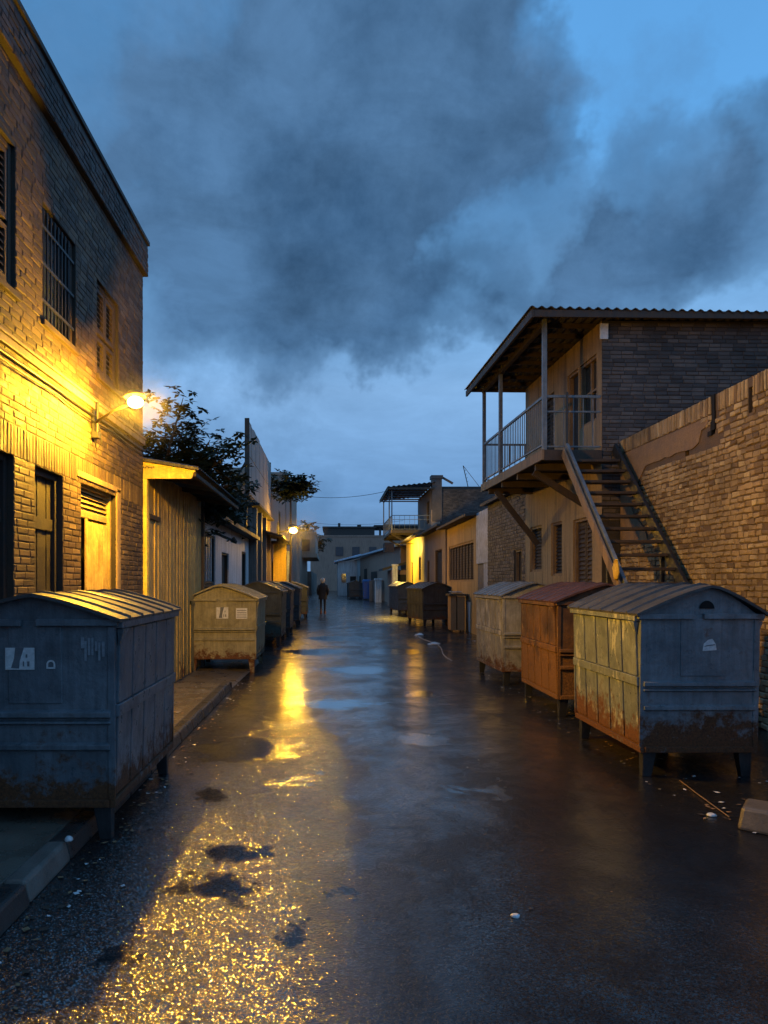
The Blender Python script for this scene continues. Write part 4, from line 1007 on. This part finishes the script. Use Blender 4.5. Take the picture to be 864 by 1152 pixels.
for s0, s1, zt in ((14,19,2.6),(23,26,3.0),(30,31.5,2.3),(36,37,3.2)):
    p, q = a+d_*s0-n_*.03, a+d_*s1-n_*.03; mb.quad(p,q,q+Vector((0,0,zt)),p+Vector((0,0,zt)))
mb.build('door', M['woodblack'], t)

t = thing('end_building', 'wide brown flat-roofed building closing the end of the street', 'building', (3,150,0))
mb = MB(); mb.box(-4,140,0,24,165,10.2); mb.box(-4.1,139.9,10.2,24.1,165.1,10.5); mb.build('wall', M['brownwall'], t)
for k, xx in enumerate((1.5, 4.6, 7.8)):
    mb = MB(); mb.box(xx-.7,139.86,6.6,xx+.7,139.97,8.3); mb.build('window', M['glass'], t)
mb = MB(); mb.box(-1.5,146,10.5,8.5,160,12.3); mb.box(-1.8,145.7,12.3,8.8,160.3,12.6); mb.box(1.3,150,12.6,1.8,150.5,13.6); mb.box(5.2,150,12.6,6.0,150.7,13.3); mb.build('penthouse', M['roofdark'], t)
mb = MB(); mb.box(8.4,146,12.5,18,156,12.9); mb.box(9.4,146.2,10.5,9.8,146.6,12.5); mb.box(16,146.2,10.5,16.4,146.6,12.5); mb.build('roof_pergola', M['woodblack'], t)
t = thing('corner_house', 'tan flat-roofed house jutting out beyond the tan building', 'house', (-5,80,0))
mb = MB(); mb.box(-9,72,0,-3.1,95,6.2); mb.box(-9.1,71.9,6.2,-3.0,95.1,6.5); mb.build('wall', M['brownwall'], t)
mb = MB(); mb.box(-3.9,78,4.6,-1.7,92,6.7); mb.box(-4.0,77.9,6.7,-1.6,92.1,6.95); mb.box(-4.2,77.5,4.2,-1.5,92,4.6); mb.build('upper_floor', M['tan'], t)
mb = MB(); mb.box(-3.2,77.88,4.9,-2.3,77.98,6.1); mb.build('window', M['glass'], t)
mb = MB(); mb.box(-3.9,95.2,0,-2.6,130,3.0); mb.build('annex', M['greyrender'], t)
mb = MB(); mb.tube([(-3.0,52.3,2.75),(-2.3,50.6,2.8),(-1.9,50.4,2.55)],.05,6); 
t3 = thing('far_house', 'small whitewashed house jutting from the long blue-roofed shed', 'house', (2.0,93,0))
mb = MB(); mb.box(.75,88,0,3.3,98,4.15); mb.build('wall', M['white'], t3)
mb = MB(); mb.hexa([(.3,87.4,3.95),(3.5,87.4,4.75),(3.5,98.2,4.75),(.3,98.2,3.95),(.3,87.4,4.15),(3.5,87.4,4.95),(3.5,98.2,4.95),(.3,98.2,4.15)]); mb.build('roof', M['roofblue'], t3)
mb = MB(); mb.box(2.2,87.9,.02,2.9,87.98,2.3); mb.build('door', M['woodblack'], t3)
mb = MB(); mb.box(1.2,87.9,1.6,1.7,87.98,2.6); mb.build('window', M['glass'], t3)
t2 = thing('lean_to', 'dark lean-to with a sagging roof by the white post', 'shed', (4.3,50,0))
mb = MB(); mb.box(3.9,48.2,0,5.6,51.5,2.4); mb.build('wall', M['brownwall'], t2)
mb = MB(); mb.hexa([(3.3,47.8,2.35),(5.6,47.8,3.0),(5.6,51.8,3.0),(3.3,51.8,2.35),(3.3,47.8,2.5),(5.6,47.8,3.15),(5.6,51.8,3.15),(3.3,51.8,2.5)]); mb.build('roof', M['roofdark'], t2)
mb = MB(); mb.box(4.0,48.17,.02,5.0,48.19,2.1); mb.build('door', M['woodblack'], t2)
def simple_block(name, label, cat, boxes, mat, base, bevel=.02):
    t = MB()
    for b in boxes: t.box(*b)
    return tag(recenter(t.build(name, mat, bevel=bevel), base), label, cat)
simple_block('gate_post', 'tall white gate post against the lean-to', 'post', [(3.78,46.0,0,4.12,46.4,2.6),(3.74,45.96,2.6,4.16,46.44,2.72)], M['white'], (3.95,46.2,0))
simple_block('gate_post', 'lower white gate post farther along, beside the blue bin', 'post', [(3.42,58.0,0,3.92,58.5,1.75),(3.36,57.95,1.75,3.98,58.55,1.9)], M['white'], (3.67,58.2,0))
simple_block('board_fence', 'weathered grey board panel between white post and blue bin', 'fence', [(3.16+.26*k,62,0,3.40+.26*k,62.08,1.75+.05*(k%2)) for k in range(5)], M['greyrender'], (3.7,62,0))
t = thing('wheelie_bin', 'upright blue bin by the white shed wall', 'bin', (3.15,66,0))
mb = MB(); mb.hexa([(2.85,65.7,.12),(3.45,65.7,.12),(3.45,66.4,.12),(2.85,66.4,.12),(2.77,65.6,1.65),(3.53,65.6,1.65),(3.53,66.5,1.65),(2.77,66.5,1.65)]); mb.build('body', M['bluebin'], t, bevel=.03)
mb = MB(); mb.hexa([(2.73,65.55,1.66),(3.57,65.55,1.66),(3.57,66.55,1.66),(2.73,66.55,1.66),(2.8,65.65,1.80),(3.5,65.65,1.80),(3.5,66.5,1.86),(2.8,66.5,1.86)]); mb.build('lid', M['bluebin'], t, bevel=.02)
for sx in (2.87,3.37): 
    mb = MB(); mb.tube([(sx,66.3,.12),(sx+.06,66.3,.12)],.12,12); mb.build('wheel', M['rubber'], t)
dumpster('old brown bin against the long shed past the blue bin', (2.35,72,0), R(5), 1.3, 1.9, .2, 1.5, 1.75, M['d_dark'], M['lid_dark'], LEG, .5, det=False)

# wooden cabinet with junk, white bin
t = thing('wooden_cabinet', 'discarded brown wooden cabinet standing on the kerb side, papers on top', 'cabinet', (4.0,23.8,0))
mb = MB(); mb.box(3.82,23.7,.06,4.0,24.3,1.16); mb.box(4.03,23.68,.06,4.27,24.3,1.14); mb.build('carcass', M['cardboard'], t, bevel=.006)
mb = MB(); mb.box(3.76,23.62,1.165,4.36,24.4,1.22); mb.build('top', M['wood'], t)
for xx in (3.84,4.2):
    for yy in (23.74,24.2):
        mb = MB(); mb.box(xx,yy,0,xx+.05,yy+.05,.06); mb.build('foot', M['wood'], t)
mb = MB(); rr = random.Random(9)
for k in range(7): mb.box(3.80+rr.uniform(0,.3),23.65+rr.uniform(0,.4),1.223+.012*k,3.98+rr.uniform(0,.33),23.9+rr.uniform(0,.4),1.233+.012*k)
tag(recenter(mb.build('paper_pile', M['whiteplastic']), (4.05,24,1.223)), 'loose pile of pale papers on top of the wooden cabinet', 'papers')
t = thing('plastic_bin', 'slim white plastic bin beside the wooden cabinet', 'bin', (4.5,23.6,0))
mb = MB(); mb.hexa([(4.40,23.5,.0),(4.58,23.5,.0),(4.58,23.75,.0),(4.40,23.75,.0),(4.36,23.45,.98),(4.62,23.45,.98),(4.62,23.8,.98),(4.36,23.8,.98)]); mb.build('body', M['whiteplastic'], t, bevel=.01)
mb = MB(); mb.box(4.34,23.43,.982,4.64,23.82,1.03); mb.build('lid', M['d_dark'], t, bevel=.008)

# ------------------------------------------------------------------ street litter
mb = MB(); mb.hexa([(2.62,4.78,0),(3.35,4.10,0),(3.60,4.40,0),(2.80,5.06,0),(2.66,4.80,.14),(3.36,4.15,.15),(3.56,4.40,.15),(2.82,5.02,.14)])
tag(recenter(mb.build('concrete_block', M['concrete'], bevel=.02), (3.1,4.6,0)), 'rough concrete kerb block lying on the wet ground below the slate dumpster', 'block')
pts = []
y = 15.0
while y < 23.2: pts.append((2.52+.10*math.sin(y*1.1)+(y-15)*.02, y, .018)); y += .25
pts = [(x,y,.008) for x,y,z in pts]
mb = MB(); mb.tube(pts, [.007+.006*abs(math.sin(k*1.7)) for k in range(len(pts))], 6)
tag(recenter(mb.build('plastic_strip', M['oldplastic'], smooth=True), (2.5,19,0)), 'long white plastic strip lying along the road past the bins', 'litter')
for k, (x, y, s) in enumerate(((2.62,18.9,.10),(2.62,22.2,.09))):
    bm = bmesh.new(); bmesh.ops.create_icosphere(bm, subdivisions=2, radius=s)
    for v in bm.verts: v.co = Vector((v.co.x*rnd.uniform(.7,1.3)*1.5, v.co.y*rnd.uniform(.7,1.3), max(-.02, v.co.z*.5*rnd.uniform(.5,1.4))))
    me = bpy.data.meshes.new('plastic_bag'); bm.to_mesh(me); bm.free(); me.materials.append(M['whiteplastic'])
    o = bpy.data.objects.new('plastic_bag', me); COL.objects.link(o); o.location = (x, y, .02)
    tag(o, ['crumpled white bag on the road, the nearer one by the strip', 'crumpled white bag at the far end of the plastic strip'][k], 'bag')
for k, (x, y, s, lab) in enumerate(((.878,3.535,.019,'small white pebble alone on the dark wet asphalt'),(2.60,5.06,.028,'scrap of white paper lying near the concrete block'),(-1.50,4.22,.02,'white scrap on the kerb beside the slate blue dumpster leg'))):
    bm = bmesh.new(); bmesh.ops.create_icosphere(bm, subdivisions=2, radius=s)
    for v in bm.verts: v.co = Vector((v.co.x*1.2, v.co.y*1.1, max(-.005, v.co.z*(.6 if k != 2 else 1.2))))*rnd.uniform(.9,1.1)
    me = bpy.data.meshes.new('pebble' if k == 0 else 'paper_scrap'); bm.to_mesh(me); bm.free(); me.materials.append(M['paper'])
    for p in me.polygons: p.use_smooth = True
    o = bpy.data.objects.new(me.name, me); COL.objects.link(o); o.location = (x, y, .005 if k != 2 else .13); tag(o, lab, 'pebble' if k == 0 else 'scrap')
mb = MB(); mb.tube([(2.80,5.95,.006),(2.74,5.5,.012),(2.70,5.02,.006)], .0035, 6)
tag(recenter(mb.build('stick', M['woodlight']), (2.75,5.4,0)), 'thin pale stick on the ground by the corner leg of the slate dumpster', 'stick')
mb = MB(); rr = random.Random(21)
def bit(x, y, z, s):
    a = rr.uniform(0, 6.28); c, d = math.cos(a)*s, math.sin(a)*s; k = rr.uniform(.35,.8); q = .25*s
    mb.quad((x-c,y-d,z+rr.random()*q),(x+d*k,y-c*k,z+rr.random()*q),(x+c,y+d,z+rr.random()*q),(x-d*k,y+c*k,z+rr.random()*q), rr.choice((0,0,0,1,1,2)))
for _ in range(420):
    e = abs(rr.gauss(0, .16)); bit(KX+.02+e, rr.uniform(1.5, 12), .006, rr.uniform(.008,.028))
for _ in range(260): bit(rr.uniform(-2.36,KX-.2), rr.uniform(5.5,11), .108, rr.uniform(.008,.03))
for _ in range(520): bit(min(4.55, 2.5+abs(rr.gauss(0,.7))), rr.uniform(4.2, 15), .006, rr.uniform(.006,.028))
for _ in range(260): bit(4.35-abs(rr.gauss(0,.5)), rr.uniform(16, 34), .006, rr.uniform(.015,.05))
for _ in range(160): bit(rr.uniform(-1.3,2.6), rr.uniform(2.4, 16), .005, rr.uniform(.004,.014))
lt = mb.build('leaf_litter', [M['wood'], M['cardboard'], M['paper']]); lt['kind'] = 'stuff'; tag(lt, 'scattered dead leaves and paper bits along kerb and bins', 'litter')
# overhead wire
pts = [(-2.6+ (3.6+2.6)*k/20, 46+ -2*k/20, 7.1-.35*4*(k/20)*(1-k/20)) for k in range(21)]
mb = MB(); mb.tube(pts, .014, 5)
tag(recenter(mb.build('overhead_wire', M['rubber']), (0,45,7)), 'thin wire strung across the street against the sky, upper of two', 'wire')
pts = [(-2.6+7.6*k/20, 51.5, 5.9-.3*4*(k/20)*(1-k/20)) for k in range(21)]
mb = MB(); mb.tube(pts, .009, 5)
tag(recenter(mb.build('overhead_wire', M['rubber']), (1,51.5,5.9)), 'fainter lower wire across the far street below the first one', 'wire')

# ------------------------------------------------------------------ person walking away
def skin_body(name, verts, edges, radii, mats, parent, root):
    me = bpy.data.meshes.new(name); me.from_pydata(verts, edges, [])
    for m in mats: me.materials.append(m)
    o = bpy.data.objects.new(name, me); COL.objects.link(o); o.parent = parent
    mod = o.modifiers.new('skin', 'SKIN'); mod.use_smooth_shade = True
    sv = me.skin_vertices[0].data
    for i, r in enumerate(radii): sv[i].radius = (r, r) if isinstance(r, (int,float)) else r
    sv[root].use_root = True
    s = o.modifiers.new('sub', 'SUBSURF'); s.levels = 2; s.render_levels = 2
    return o
pr = thing('person', 'lone person in a black coat walking away down the wet street', 'person', (-.45,38.0,0))
V = [(0,0,.95),(0,0,1.15),(0,.01,1.38),(0,.02,1.52),(0,.03,1.60),(0,.04,1.70),      # 0-5 spine/head
     (-.09,0,.92),(-.10,.05,.50),(-.09,-.06,.09),(-.10,.05,.05),                      # 6-9 left leg
     (.09,0,.92),(.10,.10,.52),(.10,.14,.10),(.10,.27,.05),                           # 10-13 right leg
     (-.17,.01,1.42),(-.22,.0,1.16),(-.20,.08,.95),(-.19,.11,.86),
     (.17,.01,1.42),(.22,-.02,1.16),(.20,.06,.95),(.19,.09,.86)]
E = [(0,1),(1,2),(2,3),(3,4),(4,5),(0,6),(6,7),(7,8),(8,9),(0,10),(10,11),(11,12),(12,13),(2,14),(14,15),(15,16),(16,17),(2,18),(18,19),(19,20),(20,21)]
RD = [.13,.13,.15,.06,.065,.09,.085,.062,.045,.04,.085,.062,.045,.04,.065,.05,.038,.035,.065,.05,.038,.035]
skin_body('body', V, E, RD, [M['trouser']], pr, 0)
def lathe(mb, prof, c, n=16, sx=1, sy=1):
    rows = [mb.add([(c[0]+r*sx*math.cos(2*PI*k/n), c[1]+r*sy*math.sin(2*PI*k/n), z) for k in range(n)]) for r, z in prof]
    for a, b in zip(rows, rows[1:]):
        for k in range(n): mb.face((a+k,a+(k+1)%n,b+(k+1)%n,b+k))
    mb.face([rows[-1]+k for k in range(n)])
mb = MB(); lathe(mb, [(.215,.72),(.21,.80),(.19,1.0),(.185,1.15),(.205,1.34),(.20,1.44),(.12,1.53),(.08,1.56)], (0,.015), 18, 1.05, .75)
for sx in (-1,1): mb.tube([(sx*.17,.01,1.44),(sx*.25,0,1.18),(sx*.225,.08,.95)], [.085,.072,.058], 10)
mb.build('coat', M['coat'], pr, smooth=True, world=False)
mb = MB(); lathe(mb, [(.085,1.56),(.115,1.62),(.122,1.70),(.10,1.78),(.05,1.825),(.01,1.83)], (0,.035), 16, 1, 1.1); mb.build('hat', M['cap'], pr, smooth=True, world=False)
for c in ((-.095,.0,.05),(.10,.20,.05)):
    mb = MB(); lathe(mb, [(.075,.0),(.08,.05),(.06,.16),(.055,.22)], c, 12, .8, 1.5); mb.build('boot', M['shoe'], pr, smooth=True, world=False)

# ------------------------------------------------------------------ world, sun, camera
W = bpy.data.worlds.new('World'); S.world = W; W.use_nodes = True
nt = W.node_tree; bg = nt.nodes['Background']
tc = nt.nodes.new('ShaderNodeTexCoord'); D = tc.outputs['Generated']
sky = nt.nodes.new('ShaderNodeTexSky'); sky.sky_type = 'NISHITA'; sky.sun_disc = False; sky.sun_elevation = R(3); sky.sun_rotation = R(200)
sp = nt.nodes.new('ShaderNodeSeparateXYZ'); nt.links.new(D, sp.inputs[0])
def vnoise(scale, detail, rough=.55):
    n = nt.nodes.new('ShaderNodeTexNoise'); n.inputs['Scale'].default_value = scale; n.inputs['Detail'].default_value = detail; n.inputs['Roughness'].default_value = rough
    nt.links.new(D, n.inputs['Vector']); return n
def vm(op, a, b, scale=None):
    n = nt.nodes.new('ShaderNodeVectorMath'); n.operation = op
    for i, v in enumerate((a, b)):
        if isinstance(v, tuple): n.inputs[i].default_value = v
        elif v is not None: nt.links.new(v, n.inputs[i])
    if scale is not None: n.inputs['Scale'].default_value = scale
    return n
warp = vm('SCALE', vm('SUBTRACT', vnoise(3.2, 6, .6).outputs['Color'], (.5,.5,.5)).outputs[0], None, .42)
Dw = vm('NORMALIZE', vm('ADD', D, warp.outputs[0]).outputs[0], None).outputs[0]
def blob(px, py, r_in, r_out, amt):
    c = Vector(((px-373)/832, 1, (655-py)/832)).normalized()
    d = vm('DOT_PRODUCT', Dw, tuple(c)).outputs['Value']
    m = nt.nodes.new('ShaderNodeMapRange'); m.interpolation_type = 'SMOOTHSTEP'
    m.inputs['From Min'].default_value = math.cos(r_out); m.inputs['From Max'].default_value = math.cos(r_in)
    m.inputs['To Min'].default_value = 0; m.inputs['To Max'].default_value = amt
    nt.links.new(d, m.inputs['Value']); return m.outputs[0]
cl = None
for b in [(330,205,.03,.27,.80),(545,110,.02,.12,.85),(440,300,.03,.15,.75),(250,300,.03,.18,.55),(470,60,.02,.14,.5),(40,10,.02,.18,.4),(320,40,.02,.2,.40),
          (720,230,.01,.13,.60),(850,190,.01,.12,.55),(610,265,.01,.09,.5),(680,310,.01,.12,.4),(560,350,.01,.09,.40),(330,540,.0,.16,.30),(200,420,.0,.12,.15)]:
    o = blob(*b); cl = o if cl is None else math_(nt, 'ADD', cl, o)
wisp = vnoise(6.0, 9, .62).outputs['Fac']; wisp2 = vnoise(2.1, 7, .58).outputs['Fac']
cl = math_(nt, 'ADD', cl, math_(nt, 'MULTIPLY', math_(nt, 'SUBTRACT', wisp, .5), .9))
cl = math_(nt, 'ADD', cl, math_(nt, 'MULTIPLY', math_(nt, 'SUBTRACT', wisp2, .5), .9))
wisp3 = vnoise(13, 8, .68).outputs['Fac']
cl = math_(nt, 'ADD', cl, math_(nt, 'MULTIPLY', math_(nt, 'SUBTRACT', wisp3, .5), .30))
clf = ramp(nt, cl, [(.10, 0.), (.42, .55), (.95, 1.)])
base = ramp(nt, sp.outputs['Z'], [(.0,(.11,.23,.43)), (.12,(.115,.255,.49)), (.25,(.20,.385,.66)), (.36,(.15,.36,.66)), (.50,(.095,.31,.64)), (.9,(.07,.23,.50))])
nish = mix(nt, 1., sky.outputs['Color'], (.012,.012,.016), 'MULTIPLY')
base = mix(nt, .5, base, nish, 'ADD')
dark = ramp(nt, math_(nt, 'ADD', math_(nt,'MULTIPLY',wisp,.65), math_(nt,'MULTIPLY',wisp2,.35)), [(.38,(.024,.066,.140)), (.60,(.066,.150,.285))])
pl = nt.nodes.new('ShaderNodeVectorMath'); pl.operation = 'DIVIDE'; nt.links.new(D, pl.inputs[0])
zz = math_(nt, 'ADD', math_(nt, 'MAXIMUM', sp.outputs['Z'], 0.), .14); cb = nt.nodes.new('ShaderNodeCombineXYZ')
for k in range(3): nt.links.new(zz, cb.inputs[k])
nt.links.new(cb.outputs[0], pl.inputs[1])
def pnoise(scale, detail, rough, loc=(0,0,0)):
    n = nt.nodes.new('ShaderNodeTexNoise'); n.inputs['Scale'].default_value = scale; n.inputs['Detail'].default_value = detail; n.inputs['Roughness'].default_value = rough; n.inputs['Distortion'].default_value = .4
    nt.links.new(mapping(nt, pl.outputs[0], (1,1,0), loc), n.inputs['Vector']); return n.outputs['Fac']
lay = pnoise(.9, 8, .6, (3.1,.4,0)); lay2 = pnoise(3.0, 8, .65)
lf = ramp(nt, math_(nt, 'ADD', math_(nt, 'MULTIPLY', lay, .65), math_(nt, 'MULTIPLY', lay2, .35)), [(.38, 0.), (.62, 1.)])
up = ramp(nt, sp.outputs['Z'], [(.30, .62), (.52, .22)])
base = mix(nt, math_(nt, 'MULTIPLY', lf, up), base, mix(nt, .55, base, (.035,.085,.17)))
dark = mix(nt, .5, dark, ramp(nt, lay2, [(.3, .55), (.7, 1.4)]), 'MULTIPLY')
col = mix(nt, clf, base, dark)
nt.links.new(col, bg.inputs['Color']); bg.inputs['Strength'].default_value = 1.32
sun = bpy.data.lights.new('sun', 'SUN'); sun.energy = .03; sun.angle = R(25); sun.color = (.75,.85,1)
so = bpy.data.objects.new('sun', sun); COL.objects.link(so); so.rotation_euler = (R(35), 0, R(20))

cam = bpy.data.cameras.new('camera'); co = bpy.data.objects.new('camera', cam); COL.objects.link(co)
co.location = (0,0,1.6); co.rotation_euler = (R(90),0,0)
cam.sensor_width = 36; cam.sensor_fit = 'AUTO'; cam.lens = 36*832/1152
cam.shift_x = (432-373)/1152; cam.shift_y = (655-576)/1152; cam.clip_end = 1000; cam.clip_start = .05
S.camera = co
for r_ in ROOTS:
    for k in ('_l','_r'):
        if k in r_: del r_[k]
S.view_settings.view_transform = 'Standard'; S.view_settings.look = 'None'; S.view_settings.exposure = 0; S.view_settings.gamma = 1
S.render.engine = 'CYCLES'
S.cycles.use_denoising = True
S.cycles.max_bounces = 6; S.cycles.diffuse_bounces = 3; S.cycles.glossy_bounces = 3
S.cycles.sample_clamp_indirect = 4; S.cycles.caustics_reflective = False; S.cycles.caustics_refractive = False
